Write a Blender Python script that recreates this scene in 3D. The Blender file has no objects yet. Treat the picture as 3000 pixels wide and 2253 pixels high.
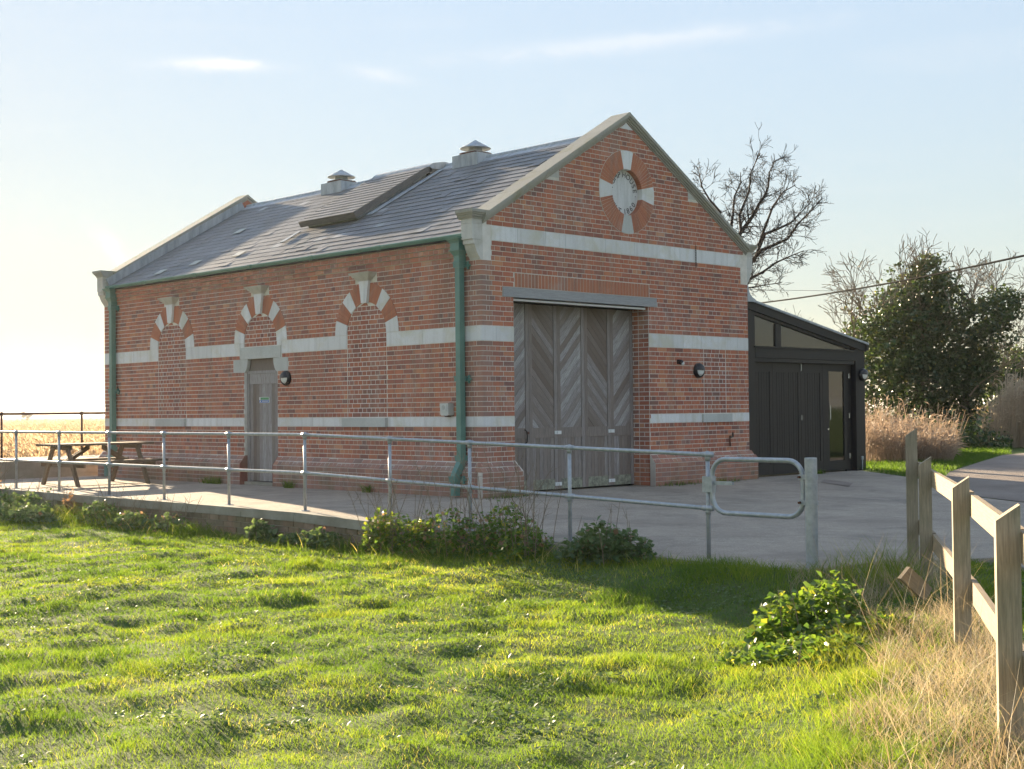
import bpy, bmesh, math, random
import numpy as np
from mathutils import Vector, Matrix

random.seed(7)
RNG = np.random.default_rng(11)
SC = bpy.context.scene
COL = SC.collection
PI = math.pi

# ------------------------------------------------------------------ camera
CAM = Vector((-13.87224, -14.86210, 1.30910))
RIGHT = Vector((0.71587721, -0.69814811, -0.01044176))
UP = Vector((-0.00565186, -0.02074829, 0.99976876))
FWD = Vector((0.69820332, 0.71565265, 0.01879906))
cam_data = bpy.data.cameras.new('camera')
cam = bpy.data.objects.new('camera', cam_data)
COL.objects.link(cam)
cam_data.sensor_width = 36.0
cam_data.lens = 3984.71 / 3000 * 36
cam_data.clip_start = 0.1
cam_data.clip_end = 9000
M = Matrix((RIGHT, UP, -FWD)).transposed().to_4x4()
M.translation = CAM
cam.matrix_world = M
SC.camera = cam

# ------------------------------------------------------------------ sky and sun
SUN_ELEV = math.radians(12.0)
SUN_AZ = math.radians(13.8)          # from +Y towards +X
SKY_COMPRESS = 2.0
world = bpy.data.worlds.new('World')
SC.world = world
world.use_nodes = True
wn = world.node_tree
wn.nodes.clear()
w_out = wn.nodes.new('ShaderNodeOutputWorld')
w_bg = wn.nodes.new('ShaderNodeBackground')
w_sky = wn.nodes.new('ShaderNodeTexSky')
w_sky.sky_type = 'NISHITA'
w_sky.sun_disc = False
w_sky.sun_elevation = SUN_ELEV
w_sky.sun_rotation = SUN_AZ
w_sky.altitude = 0
w_sky.air_density = 1.0
w_sky.dust_density = 0.05
w_sky.ozone_density = 1.2
w_bg.inputs['Strength'].default_value = 0.15


def wmath(op, a=None, b=None, va=0.0, vb=0.0):
    n = wn.nodes.new('ShaderNodeMath')
    n.operation = op
    n.inputs[0].default_value = va
    n.inputs[1].default_value = vb
    if a is not None:
        wn.links.new(a, n.inputs[0])
    if b is not None:
        wn.links.new(b, n.inputs[1])
    return n.outputs[0]


# thin cirrus: streaks of noise stretched along the horizon, in sky directions
w_tc = wn.nodes.new('ShaderNodeTexCoord')
w_sep = wn.nodes.new('ShaderNodeSeparateXYZ')
wn.links.new(w_tc.outputs['Generated'], w_sep.inputs[0])
w_map = wn.nodes.new('ShaderNodeMapping')
w_map.inputs['Scale'].default_value = (2.2, 2.2, 16.0)
w_map.inputs['Rotation'].default_value = (0.05, -0.06, 0.3)
wn.links.new(w_tc.outputs['Generated'], w_map.inputs[0])
w_noise = wn.nodes.new('ShaderNodeTexNoise')
w_noise.inputs['Scale'].default_value = 1.6
w_noise.inputs['Detail'].default_value = 7.0
w_noise.inputs['Roughness'].default_value = 0.55
w_noise.inputs['Distortion'].default_value = 0.6
wn.links.new(w_map.outputs[0], w_noise.inputs['Vector'])
w_ramp = wn.nodes.new('ShaderNodeValToRGB')
w_ramp.color_ramp.elements[0].position = 0.57
w_ramp.color_ramp.elements[0].color = (0, 0, 0, 1)
w_ramp.color_ramp.elements[1].position = 0.80
w_ramp.color_ramp.elements[1].color = (1, 1, 1, 1)
wn.links.new(w_noise.outputs['Fac'], w_ramp.inputs[0])
w_amt = wmath('MULTIPLY', w_ramp.outputs[0], None, vb=0.12)
w_mix = wn.nodes.new('ShaderNodeMixRGB')
w_mix.inputs['Color2'].default_value = (0.62, 0.61, 0.60, 1)
wn.links.new(w_amt, w_mix.inputs['Fac'])
# tone compression: evens out the brightest part of the sky, everywhere by the same rule
w_bw = wn.nodes.new('ShaderNodeRGBToBW')
wn.links.new(w_sky.outputs[0], w_bw.inputs[0])
w_den = wmath('ADD', wmath('MULTIPLY', w_bw.outputs[0], None, vb=SKY_COMPRESS), None, vb=1.0)
w_scl = wmath('DIVIDE', None, w_den, va=1.0)
w_vm = wn.nodes.new('ShaderNodeVectorMath')
w_vm.operation = 'SCALE'
wn.links.new(w_sky.outputs[0], w_vm.inputs[0])
wn.links.new(w_scl, w_vm.inputs['Scale'])
w_bw2 = wn.nodes.new('ShaderNodeRGBToBW')
wn.links.new(w_vm.outputs[0], w_bw2.inputs[0])
w_pale = wn.nodes.new('ShaderNodeVectorMath')
w_pale.operation = 'SCALE'
w_pale.inputs[0].default_value = (1.05, 1.0, 0.985)
wn.links.new(w_bw2.outputs[0], w_pale.inputs['Scale'])
w_des = wn.nodes.new('ShaderNodeMixRGB')
w_des.inputs['Fac'].default_value = 0.38
wn.links.new(w_vm.outputs[0], w_des.inputs['Color1'])
wn.links.new(w_pale.outputs[0], w_des.inputs['Color2'])
wn.links.new(w_des.outputs[0], w_mix.inputs['Color1'])
wn.links.new(w_mix.outputs[0], w_bg.inputs['Color'])


def wisp(prev, px, py, sx, sy, tilt, amt, seed):
    d = (RIGHT * ((px - 1500) / 3984.71) + UP * (-(py - 1126.5) / 3984.71) + FWD).normalized()
    rr = d.cross(Vector((0, 0, 1))).normalized()
    uu = rr.cross(d)
    ra = rr * math.cos(tilt) + uu * math.sin(tilt)
    ua = uu * math.cos(tilt) - rr * math.sin(tilt)

    def dot(v):
        n = wn.nodes.new('ShaderNodeVectorMath')
        n.operation = 'DOT_PRODUCT'
        wn.links.new(w_tc.outputs['Generated'], n.inputs[0])
        n.inputs[1].default_value = v
        return n.outputs['Value']
    nz = wn.nodes.new('ShaderNodeTexNoise')
    nz.inputs['Scale'].default_value = 42.0
    nz.inputs['Detail'].default_value = 6.0
    mp = wn.nodes.new('ShaderNodeMapping')
    mp.inputs['Location'].default_value = (seed, 0, 0)
    mp.inputs['Scale'].default_value = (1, 1, 2.6)
    wn.links.new(w_tc.outputs['Generated'], mp.inputs[0])
    wn.links.new(mp.outputs[0], nz.inputs['Vector'])
    jit = wmath('MULTIPLY', wmath('SUBTRACT', nz.outputs['Fac'], None, vb=0.5), None, vb=1.8)
    a = wmath('ADD', wmath('DIVIDE', dot(ra), None, vb=sx), jit)
    b = wmath('ADD', wmath('DIVIDE', dot(ua), None, vb=sy), jit)
    q = wmath('ADD', wmath('MULTIPLY', a, a), wmath('MULTIPLY', b, b))
    e = wmath('POWER', None, wmath('MULTIPLY', q, None, vb=-1.0), va=2.718)
    front = wmath('GREATER_THAN', dot(d), None, vb=0.0)
    m = wmath('MULTIPLY', wmath('MULTIPLY', e, front), None, vb=amt)
    mx = wn.nodes.new('ShaderNodeMixRGB')
    mx.inputs['Color2'].default_value = (0.66, 0.645, 0.64, 1)
    wn.links.new(m, mx.inputs['Fac'])
    wn.links.new(prev, mx.inputs['Color1'])
    return mx.outputs[0]


w_col = w_mix.outputs[0]
for args in ((640, 190, 0.032, 0.0038, 0.02, 0.85, 1.0), (1830, 125, 0.10, 0.006, 0.06, 0.35, 5.0), (1110, 218, 0.02, 0.004, -0.2, 0.3, 9.0), (330, 728, 0.014, 0.005, -0.9, 0.6, 14.0)):
    w_col = wisp(w_col, *args)
wn.links.new(w_col, w_bg.inputs['Color'])
wn.links.new(w_bg.outputs[0], w_out.inputs['Surface'])

sun_data = bpy.data.lights.new('sun', 'SUN')
sun_data.energy = 2.0
sun_data.angle = math.radians(0.5)
sun_data.color = (1.0, 0.80, 0.55)
sun = bpy.data.objects.new('sun', sun_data)
COL.objects.link(sun)
SUN_DIR = Vector((math.cos(SUN_ELEV) * math.sin(SUN_AZ), math.cos(SUN_ELEV) * math.cos(SUN_AZ), math.sin(SUN_ELEV)))
sun.rotation_euler = SUN_DIR.to_track_quat('Z', 'Y').to_euler()
sun.location = (20, 60, 30)

SC.view_settings.view_transform = 'Standard'
SC.view_settings.look = 'None'
SC.view_settings.gamma = 1.0
SC.view_settings.use_curve_mapping = False
SC.view_settings.exposure = 3.5
SC.render.engine = 'CYCLES'
SC.cycles.max_bounces = 8
SC.cycles.transparent_max_bounces = 12
SC.cycles.use_denoising = True


# ------------------------------------------------------------------ node helpers
def at0(px, py, depth):
    return CAM + (RIGHT * ((px - 1500) / 3984.71) + UP * (-(py - 1126.5) / 3984.71) + FWD) * depth


class NT:
    def __init__(s, name):
        s.m = bpy.data.materials.new(name)
        s.m.use_nodes = True
        s.t = s.m.node_tree
        s.t.nodes.clear()
        s.out = s.t.nodes.new('ShaderNodeOutputMaterial')

    def n(s, typ, **kw):
        nd = s.t.nodes.new('ShaderNode' + typ)
        for k, v in kw.items():
            setattr(nd, k, v)
        return nd

    def l(s, a, b):
        s.t.links.new(a, b)

    def put(s, sock, v):
        if hasattr(v, 'is_linked') or hasattr(v, 'links'):
            s.l(v, sock)
        elif isinstance(v, (tuple, list)) and len(v) == 3 and sock.type == 'RGBA':
            sock.default_value = (*v, 1)
        else:
            sock.default_value = v

    def math(s, op, a, b=0.0, clamp=False):
        nd = s.n('Math', operation=op, use_clamp=clamp)
        s.put(nd.inputs[0], a)
        s.put(nd.inputs[1], b)
        return nd.outputs[0]

    def mix(s, fac, a, b, mode='MIX'):
        nd = s.n('MixRGB', blend_type=mode)
        s.put(nd.inputs['Fac'], fac)
        s.put(nd.inputs['Color1'], a)
        s.put(nd.inputs['Color2'], b)
        return nd.outputs[0]

    def ramp(s, fac, stops, interp='LINEAR'):
        nd = s.n('ValToRGB')
        cr = nd.color_ramp
        cr.interpolation = interp
        while len(cr.elements) < len(stops):
            cr.elements.new(0.5)
        for e, (p, c) in zip(cr.elements, stops):
            e.position = p
            e.color = (*c, 1) if len(c) == 3 else c
        s.put(nd.inputs[0], fac)
        return nd.outputs[0]

    def pos(s):
        return s.n('NewGeometry').outputs['Position']

    def mapping(s, vec, scale=(1, 1, 1), rot=(0, 0, 0)):
        nd = s.n('Mapping')
        s.l(vec, nd.inputs[0])
        nd.inputs['Scale'].default_value = scale
        nd.inputs['Rotation'].default_value = rot
        return nd.outputs[0]

    def noise(s, vec, scale, detail=4.0, rough=0.55, dist=0.0):
        nd = s.n('TexNoise')
        if vec is not None:
            s.l(vec, nd.inputs['Vector'])
        nd.inputs['Scale'].default_value = scale
        nd.inputs['Detail'].default_value = detail
        nd.inputs['Roughness'].default_value = rough
        nd.inputs['Distortion'].default_value = dist
        return nd.outputs['Fac']

    def attr(s, name, typ='GEOMETRY'):
        nd = s.n('Attribute', attribute_type=typ, attribute_name=name)
        return nd.outputs['Fac']

    def tint(s, name='tint'):
        return s.math('ADD', s.attr(name), s.attr(name, 'OBJECT'))

    def bump(s, h, strength=0.3, dist=0.01):
        nd = s.n('Bump')
        nd.inputs['Strength'].default_value = strength
        nd.inputs['Distance'].default_value = dist
        s.l(h, nd.inputs['Height'])
        return nd.outputs[0]

    def bsdf(s, color, rough=0.8, metal=0.0, normal=None, spec=0.5, **kw):
        nd = s.n('BsdfPrincipled')
        s.put(nd.inputs['Base Color'], color)
        s.put(nd.inputs['Roughness'], rough)
        nd.inputs['Metallic'].default_value = metal
        nd.inputs['Specular IOR Level'].default_value = spec
        if normal is not None:
            s.l(normal, nd.inputs['Normal'])
        return nd.outputs[0]

    def done(s, shader):
        s.l(shader, s.out.inputs['Surface'])
        return s.m


MAT = {}


def sepz(t, vec):
    nd = t.n('SeparateXYZ')
    t.l(vec, nd.inputs[0])
    return nd.outputs


def make_brick(name, ramp, dirt=(0.31, 0.245, 0.215)):
    t = NT(name)
    p = t.pos()
    ti = t.tint('tint')
    we = t.tint('wear')
    base = t.ramp(ti, ramp)
    n1 = t.noise(p, 45, 4, 0.65)
    n2 = t.noise(p, 160, 3, 0.7)
    base = t.mix(t.math('MULTIPLY', n1, 0.4), base, t.mix(0.5, base, (0.22, 0.10, 0.08)), 'MIX')
    base = t.mix(t.ramp(n2, [(0.55, (0, 0, 0)), (0.75, (0.5, 0.5, 0.5))]), base, (0.36, 0.19, 0.13))
    # lime bloom and dirt by big patches
    bl = t.noise(p, 1.3, 5, 0.6)
    bl2 = t.noise(p, 7.0, 4, 0.65)
    bloom = t.math('MULTIPLY', t.ramp(bl, [(0.52, (0, 0, 0)), (0.72, (1, 1, 1))]), t.ramp(bl2, [(0.4, (0, 0, 0)), (0.75, (0.7, 0.7, 0.7))]))
    base = t.mix(bloom, base, (0.50, 0.43, 0.39))
    wearn = t.math('MULTIPLY', we, t.ramp(bl2, [(0.25, (0.55, 0.55, 0.55)), (0.7, (1, 1, 1))]), True)
    base = t.mix(wearn, base, dirt)
    # soot and rain streaks running down the wall
    st_ = t.noise(t.mapping(p, (2.6, 2.6, 0.28)), 1.6, 5, 0.65, 0.4)
    base = t.mix(t.math('MULTIPLY', t.ramp(st_, [(0.47, (0, 0, 0)), (0.68, (1, 1, 1))]), 0.55), base, (0.20, 0.135, 0.105))
    blm = t.noise(t.mapping(p, (1.1, 1.1, 0.8)), 2.3, 6, 0.7, 0.8)
    base = t.mix(t.math('MULTIPLY', t.ramp(blm, [(0.54, (0, 0, 0)), (0.70, (1, 1, 1))]), 0.38), base, (0.52, 0.42, 0.36))
    # damp green film by the ground
    z = sepz(t, p)[2]
    g = t.math('MULTIPLY', t.ramp(z, [(0.0, (0.8, 0.8, 0.8)), (0.55, (0, 0, 0))]), t.ramp(bl, [(0.45, (0, 0, 0)), (0.6, (0.7, 0.7, 0.7))]))
    base = t.mix(g, base, (0.13, 0.13, 0.06))
    MAT[name] = t.done(t.bsdf(base, 0.88, normal=t.bump(t.mix(0.5, n1, n2), 0.5, 0.006), spec=0.25))


BR = [(0.0, (0.19, 0.095, 0.08)), (0.2, (0.34, 0.125, 0.085)), (0.45, (0.47, 0.155, 0.088)), (0.7, (0.53, 0.18, 0.095)), (0.88, (0.57, 0.23, 0.115)), (1.0, (0.62, 0.31, 0.17))]
make_brick('brick', BR)
make_brick('infill_brick', [(0.0, (0.19, 0.085, 0.072)), (0.3, (0.32, 0.115, 0.08)), (0.6, (0.42, 0.14, 0.082)), (1.0, (0.54, 0.20, 0.105))])
make_brick('rubbed_brick', [(0.0, (0.43, 0.155, 0.088)), (1.0, (0.51, 0.20, 0.108))])
make_brick('old_brick', [(0.0, (0.20, 0.15, 0.11)), (0.5, (0.29, 0.22, 0.16)), (0.8, (0.34, 0.19, 0.13)), (1.0, (0.42, 0.32, 0.24))], dirt=(0.24, 0.23, 0.16))


def simple(name, fn):
    t = NT(name)
    MAT[name] = t.done(fn(t))


def f_mortar(t):
    p = t.pos()
    n = t.noise(p, 9, 5)
    n2 = t.noise(p, 1.2, 3)
    c = t.ramp(n, [(0.3, (0.60, 0.56, 0.48)), (0.7, (0.78, 0.73, 0.65))])
    c = t.mix(t.ramp(n2, [(0.45, (0, 0, 0)), (0.6, (0.45, 0.45, 0.45))]), c, (0.78, 0.77, 0.74))
    z = sepz(t, p)[2]
    c = t.mix(t.ramp(z, [(0.1, (0.75, 0.75, 0.75)), (0.6, (0, 0, 0))]), c, (0.36, 0.30, 0.26))
    return t.bsdf(c, 0.95, normal=t.bump(t.noise(p, 120, 3), 0.4, 0.004), spec=0.2)


simple('mortar', f_mortar)


def stone(name, base, lichen, amt, streak=0.4):
    def f(t):
        p = t.pos()
        ti = t.tint('tint')
        n = t.noise(p, 30, 6, 0.7)
        n2 = t.noise(p, 2.2, 5, 0.6, 0.5)
        n3 = t.noise(t.mapping(p, (9, 9, 0.8)), 1.0, 4, 0.6)
        c = t.ramp(n, [(0.25, tuple(x * 0.90 for x in base)), (0.75, tuple(min(0.82, x * 1.10) for x in base))])
        c = t.mix(t.math('MULTIPLY', ti, 0.6), c, tuple(x * 0.74 for x in base))
        c = t.mix(t.math('MULTIPLY', t.ramp(n3, [(0.48, (0, 0, 0)), (0.72, (1, 1, 1))]), streak), c, (0.33, 0.315, 0.285))
        c = t.mix(t.math('MULTIPLY', t.ramp(n2, [(0.5, (0, 0, 0)), (0.68, (1, 1, 1))]), amt), c, lichen)
        return t.bsdf(c, 0.9, normal=t.bump(n, 0.35, 0.008), spec=0.2)
    simple(name, f)


stone('band_paint', (0.80, 0.79, 0.755), (0.55, 0.51, 0.36), 0.55, 0.35)
stone('coping_stone', (0.41, 0.395, 0.34), (0.30, 0.28, 0.18), 0.75, 0.6)
stone('kneeler_stone', (0.62, 0.60, 0.55), (0.34, 0.32, 0.22), 0.5, 0.35)
stone('grey_stone', (0.55, 0.56, 0.525), (0.33, 0.32, 0.25), 0.3, 0.2)
stone('plaque_stone', (0.74, 0.74, 0.72), (0.5, 0.5, 0.47), 0.3, 0.45)


def f_slate(t):
    p = t.pos()
    ti = t.tint('tint')
    n = t.noise(p, 26, 5, 0.65)
    c = t.ramp(ti, [(0.0, (0.125, 0.13, 0.138)), (0.5, (0.175, 0.183, 0.193)), (0.85, (0.235, 0.245, 0.255)), (1.0, (0.40, 0.41, 0.42))])
    c = t.mix(t.math('MULTIPLY', n, 0.5), c, (0.16, 0.155, 0.145))
    # algae runs down the slope
    n2 = t.noise(t.mapping(p, (0.5, 2.0, 0.5)), 1.2, 6, 0.7, 0.5)
    c = t.mix(t.ramp(n2, [(0.45, (0, 0, 0)), (0.62, (0.65, 0.65, 0.65))]), c, (0.115, 0.115, 0.10))
    n3 = t.noise(p, 70, 3, 0.6)
    c = t.mix(t.ramp(n3, [(0.66, (0, 0, 0)), (0.8, (0.4, 0.4, 0.4))]), c, (0.24, 0.24, 0.2))
    return t.bsdf(c, t.math('ADD', t.math('MULTIPLY', n, 0.3), 0.38), normal=t.bump(n, 0.4, 0.006), spec=0.5)


simple('slate', f_slate)


def f_lead(t):
    p = t.pos()
    n = t.noise(t.mapping(p, (6, 6, 1.2)), 1.5, 5, 0.65)
    n2 = t.noise(p, 22, 4)
    c = t.ramp(n, [(0.3, (0.26, 0.29, 0.31)), (0.5, (0.38, 0.41, 0.43)), (0.75, (0.52, 0.55, 0.57))])
    c = t.mix(t.ramp(n2, [(0.62, (0, 0, 0)), (0.75, (0.5, 0.5, 0.5))]), c, (0.16, 0.13, 0.10))
    return t.bsdf(c, 0.6, 0.15, normal=t.bump(n2, 0.3, 0.01))


simple('lead', f_lead)


def f_green(t):
    p = t.pos()
    n = t.noise(p, 5, 5)
    n2 = t.noise(p, 60, 3)
    c = t.ramp(n, [(0.3, (0.085, 0.20, 0.165)), (0.7, (0.125, 0.26, 0.215))])
    c = t.mix(t.ramp(n2, [(0.66, (0, 0, 0)), (0.78, (0.5, 0.5, 0.5))]), c, (0.2, 0.28, 0.24))
    return t.bsdf(c, 0.42, normal=t.bump(n2, 0.15, 0.004))


simple('green_paint', f_green)


def wood(name, stops, grain, rough=0.8, gcol=(0.15, 0.125, 0.11), spec=0.3, green=0.0):
    def f(t):
        tc = t.n('TexCoord').outputs['Object']
        p = t.pos()
        ti = t.tint('tint')
        g = t.noise(t.mapping(tc, grain), 6.0, 5, 0.7, 0.3)
        g2 = t.noise(t.mapping(tc, tuple(x * 2.6 for x in grain)), 9.0, 3, 0.7)
        c = t.ramp(ti, stops)
        c = t.mix(t.ramp(g, [(0.35, (0.75, 0.75, 0.75)), (0.62, (0, 0, 0))]), c, gcol)
        c = t.mix(t.math('MULTIPLY', g2, 0.28), c, gcol)
        if green:
            c = t.mix(t.math('MULTIPLY', t.ramp(t.noise(p, 4, 4), [(0.45, (0, 0, 0)), (0.65, (1, 1, 1))]), green), c, (0.15, 0.16, 0.09))
        return t.bsdf(c, rough, normal=t.bump(g, 0.5, 0.004), spec=spec)
    simple(name, f)


GREYW = [(0.0, (0.20, 0.15, 0.115)), (0.35, (0.28, 0.235, 0.205)), (0.7, (0.38, 0.355, 0.34)), (1.0, (0.55, 0.535, 0.52))]
wood('weathered_board', GREYW, (1, 1, 14))
wood('weathered_board_upright', GREYW, (16, 16, 1.0))
wood('lintel_wood', [(0, (0.36, 0.36, 0.36)), (1, (0.46, 0.46, 0.46))], (1.2, 16, 16), gcol=(0.24, 0.235, 0.23))
wood('fence_wood_upright', [(0, (0.36, 0.30, 0.21)), (1, (0.45, 0.375, 0.265))], (18, 18, 0.9), gcol=(0.19, 0.155, 0.11), green=0.3)
wood('fence_wood', [(0, (0.33, 0.25, 0.16)), (1, (0.42, 0.33, 0.21))], (0.9, 18, 18), gcol=(0.22, 0.165, 0.11))
wood('table_wood', [(0, (0.18, 0.135, 0.095)), (1, (0.27, 0.215, 0.15))], (1.2, 14, 14), gcol=(0.09, 0.07, 0.05))
wood('hatch_wood', [(0, (0.17, 0.16, 0.145)), (1, (0.24, 0.225, 0.205))], (14, 1, 14), gcol=(0.10, 0.095, 0.085))
wood('black_timber', [(0, (0.012, 0.012, 0.013)), (1, (0.022, 0.02, 0.02))], (14, 14, 1.0), 0.55, gcol=(0.008, 0.007, 0.007), spec=0.4)
wood('pale_wood', [(0, (0.42, 0.29, 0.15)), (1, (0.5, 0.36, 0.2))], (2, 12, 12), gcol=(0.3, 0.2, 0.1))


def f_bottomrail(t):
    p = t.pos()
    n = t.noise(p, 18, 5, 0.65)
    c = t.ramp(n, [(0.38, (0.16, 0.15, 0.12)), (0.55, (0.27, 0.28, 0.21)), (0.7, (0.34, 0.36, 0.27))])
    return t.bsdf(c, 0.85, normal=t.bump(n, 0.4, 0.004))


simple('lichen_wood', f_bottomrail)


def flat(name, col, rough=0.5, metal=0.0, spec=0.5, var=0.15, scale=20):
    def f(t):
        p = t.pos()
        n = t.noise(p, scale, 4)
        c = t.mix(t.math('MULTIPLY', n, var * 2), col, tuple(x * 0.55 for x in col))
        return t.bsdf(c, rough, metal, normal=t.bump(n, 0.12, 0.004), spec=spec)
    simple(name, f)


def f_galv(t):
    p = t.pos()
    n = t.noise(p, 16, 4, 0.6)
    n2 = t.noise(p, 130, 3, 0.7)
    c = t.ramp(n, [(0.3, (0.30, 0.325, 0.345)), (0.7, (0.46, 0.48, 0.50))])
    c = t.mix(t.ramp(n2, [(0.6, (0, 0, 0)), (0.72, (0.35, 0.35, 0.35))]), c, (0.6, 0.6, 0.6))
    return t.bsdf(c, 0.46, 0.45, normal=t.bump(n2, 0.12, 0.003))


simple('galvanised', f_galv)
flat('black_plastic', (0.015, 0.015, 0.017), 0.35)
flat('white_plastic', (0.72, 0.73, 0.72), 0.4, var=0.05)
flat('lamp_lens', (0.75, 0.77, 0.75), 0.3, var=0.03)
flat('cream_plastic', (0.58, 0.60, 0.56), 0.45, var=0.1)
flat('chrome', (0.72, 0.73, 0.74), 0.25, 0.8)
flat('rust', (0.13, 0.05, 0.03), 0.85, 0.1, var=0.3, scale=60)
flat('iron_and_backlit_tube', (0.045, 0.035, 0.03), 0.7, 0.3)
flat('dark_void', (0.02, 0.018, 0.016), 0.9)
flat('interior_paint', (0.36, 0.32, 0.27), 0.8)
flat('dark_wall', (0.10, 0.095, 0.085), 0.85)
flat('sign_green', (0.07, 0.27, 0.10), 0.4, var=0.03)
flat('sign_blue', (0.03, 0.13, 0.42), 0.4, var=0.03)
flat('carved_letter', (0.05, 0.05, 0.05), 0.9)
flat('cable_black', (0.012, 0.012, 0.012), 0.95, spec=0.05)
flat('track_white', (0.62, 0.60, 0.54), 0.5)
flat('hill_wood', (0.12, 0.10, 0.07), 0.95, var=0.3, scale=0.05)
flat('white_strip', (0.7, 0.72, 0.72), 0.5, var=0.04)


def f_glass(t):
    tr = t.n('BsdfTransparent')
    tr.inputs[0].default_value = (0.80, 0.84, 0.82, 1)
    gl = t.n('BsdfGlossy')
    gl.inputs['Roughness'].default_value = 0.03
    fr = t.n('Fresnel')
    fr.inputs[0].default_value = 1.5
    ms = t.n('MixShader')
    t.l(t.math('ADD', fr.outputs[0], 0.06, True), ms.inputs[0])
    t.l(tr.outputs[0], ms.inputs[1])
    t.l(gl.outputs[0], ms.inputs[2])
    return ms.outputs[0]


simple('glass', f_glass)


def f_concrete(t):
    p = t.pos()
    n = t.noise(p, 0.55, 6, 0.6)
    n2 = t.noise(p, 70, 5, 0.8)
    n3 = t.noise(p, 0.9, 6, 0.68, 0.6)
    n4 = t.noise(p, 5, 6, 0.75)
    c = t.ramp(n, [(0.3, (0.39, 0.325, 0.255)), (0.55, (0.50, 0.425, 0.335)), (0.75, (0.57, 0.485, 0.385))])
    c = t.mix(t.ramp(n4, [(0.36, (0.45, 0.45, 0.45)), (0.6, (0, 0, 0))]), c, (0.29, 0.25, 0.205))
    c = t.mix(t.ramp(n2, [(0.42, (0.65, 0.65, 0.65)), (0.56, (0, 0, 0))]), c, (0.22, 0.19, 0.16))
    c = t.mix(t.ramp(n2, [(0.58, (0, 0, 0)), (0.68, (0.7, 0.7, 0.7))]), c, (0.56, 0.52, 0.47))
    c = t.mix(t.ramp(n3, [(0.5, (0, 0, 0)), (0.68, (0.6, 0.6, 0.6))]), c, (0.19, 0.175, 0.15))
    # cast joints between the slabs, and hairline cracks
    v = t.n('TexVoronoi', feature='DISTANCE_TO_EDGE')
    v.inputs['Scale'].default_value = 0.16
    wob = t.n('VectorMath', operation='ADD')
    t.l(p, wob.inputs[0])
    nn = t.n('TexNoise')
    nn.inputs['Scale'].default_value = 1.2
    t.l(p, nn.inputs['Vector'])
    t.l(nn.outputs['Color'], wob.inputs[1])
    t.l(wob.outputs[0], v.inputs['Vector'])
    crack = t.ramp(v.outputs['Distance'], [(0.0, (1, 1, 1)), (0.004, (0, 0, 0))])
    c = t.mix(t.math('MULTIPLY', crack, 0.12), c, (0.09, 0.085, 0.07))
    s_ = sepz(t, p)
    jx = t.math('ABSOLUTE', t.math('SUBTRACT', t.math('FRACT', t.math('MULTIPLY', t.math('ADD', s_[0], s_[1]), 0.21)), 0.5))
    joint = t.ramp(jx, [(0.0, (1, 1, 1)), (0.004, (0, 0, 0))])
    c = t.mix(t.math('MULTIPLY', joint, 0.6), c, (0.12, 0.12, 0.085))
    return t.bsdf(c, 0.92, normal=t.bump(t.mix(0.4, n2, n4), 0.8, 0.02), spec=0.2)


simple('concrete', f_concrete)


def f_oldconc(t):
    p = t.pos()
    n = t.noise(p, 2.5, 6, 0.65)
    n2 = t.noise(p, 40, 4, 0.7)
    c = t.ramp(n, [(0.3, (0.24, 0.22, 0.175)), (0.6, (0.36, 0.335, 0.28)), (0.8, (0.46, 0.44, 0.385))])
    c = t.mix(t.math('MULTIPLY', n2, 0.35), c, (0.15, 0.15, 0.10))
    return t.bsdf(c, 0.92, normal=t.bump(n2, 0.6, 0.012), spec=0.2)


simple('old_concrete', f_oldconc)


def f_gravel(t):
    p = t.pos()
    n = t.noise(p, 0.8, 5, 0.6)
    n2 = t.noise(p, 40, 5, 0.8)
    c = t.ramp(n, [(0.35, (0.27, 0.22, 0.185)), (0.65, (0.40, 0.34, 0.285))])
    c = t.mix(t.ramp(n2, [(0.4, (0.6, 0.6, 0.6)), (0.65, (0, 0, 0))]), c, (0.19, 0.16, 0.14))
    return t.bsdf(c, 0.95, normal=t.bump(n2, 0.8, 0.03), spec=0.2)


simple('gravel', f_gravel)


def f_ground(t):
    p = t.pos()
    n = t.noise(p, 1.3, 5, 0.6)
    n2 = t.noise(p, 14, 5, 0.7)
    c = t.ramp(n, [(0.3, (0.06, 0.10, 0.026)), (0.55, (0.085, 0.13, 0.032)), (0.75, (0.12, 0.14, 0.05))])
    c = t.mix(t.ramp(n2, [(0.36, (0.7, 0.7, 0.7)), (0.5, (0, 0, 0))]), c, (0.075, 0.07, 0.035))
    # far marsh dries to straw
    s = sepz(t, p)
    far = t.math('SUBTRACT', s[1], 14.0)
    c = t.mix(t.ramp(t.math('MULTIPLY', far, 0.25), [(0, (0, 0, 0)), (1, (0.9, 0.9, 0.9))]), c, (0.24, 0.19, 0.11))
    return t.bsdf(c, 0.95, normal=t.bump(n2, 1.0, 0.03), spec=0.15)


simple('ground', f_ground)


def leafy(name, stops, trans=0.45, rough=0.5, tcol=None, spec=0.35):
    def f(t):
        ti = t.tint('tint')
        c = t.ramp(ti, stops)
        b = t.bsdf(c, rough, spec=spec)
        tr = t.n('BsdfTranslucent')
        t.put(tr.inputs[0], t.mix(1.0, c, tcol, 'MULTIPLY') if tcol else c)
        ms = t.n('MixShader')
        ms.inputs[0].default_value = trans
        t.l(b, ms.inputs[1])
        t.l(tr.outputs[0], ms.inputs[2])
        return ms.outputs[0]
    simple(name, f)


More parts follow.
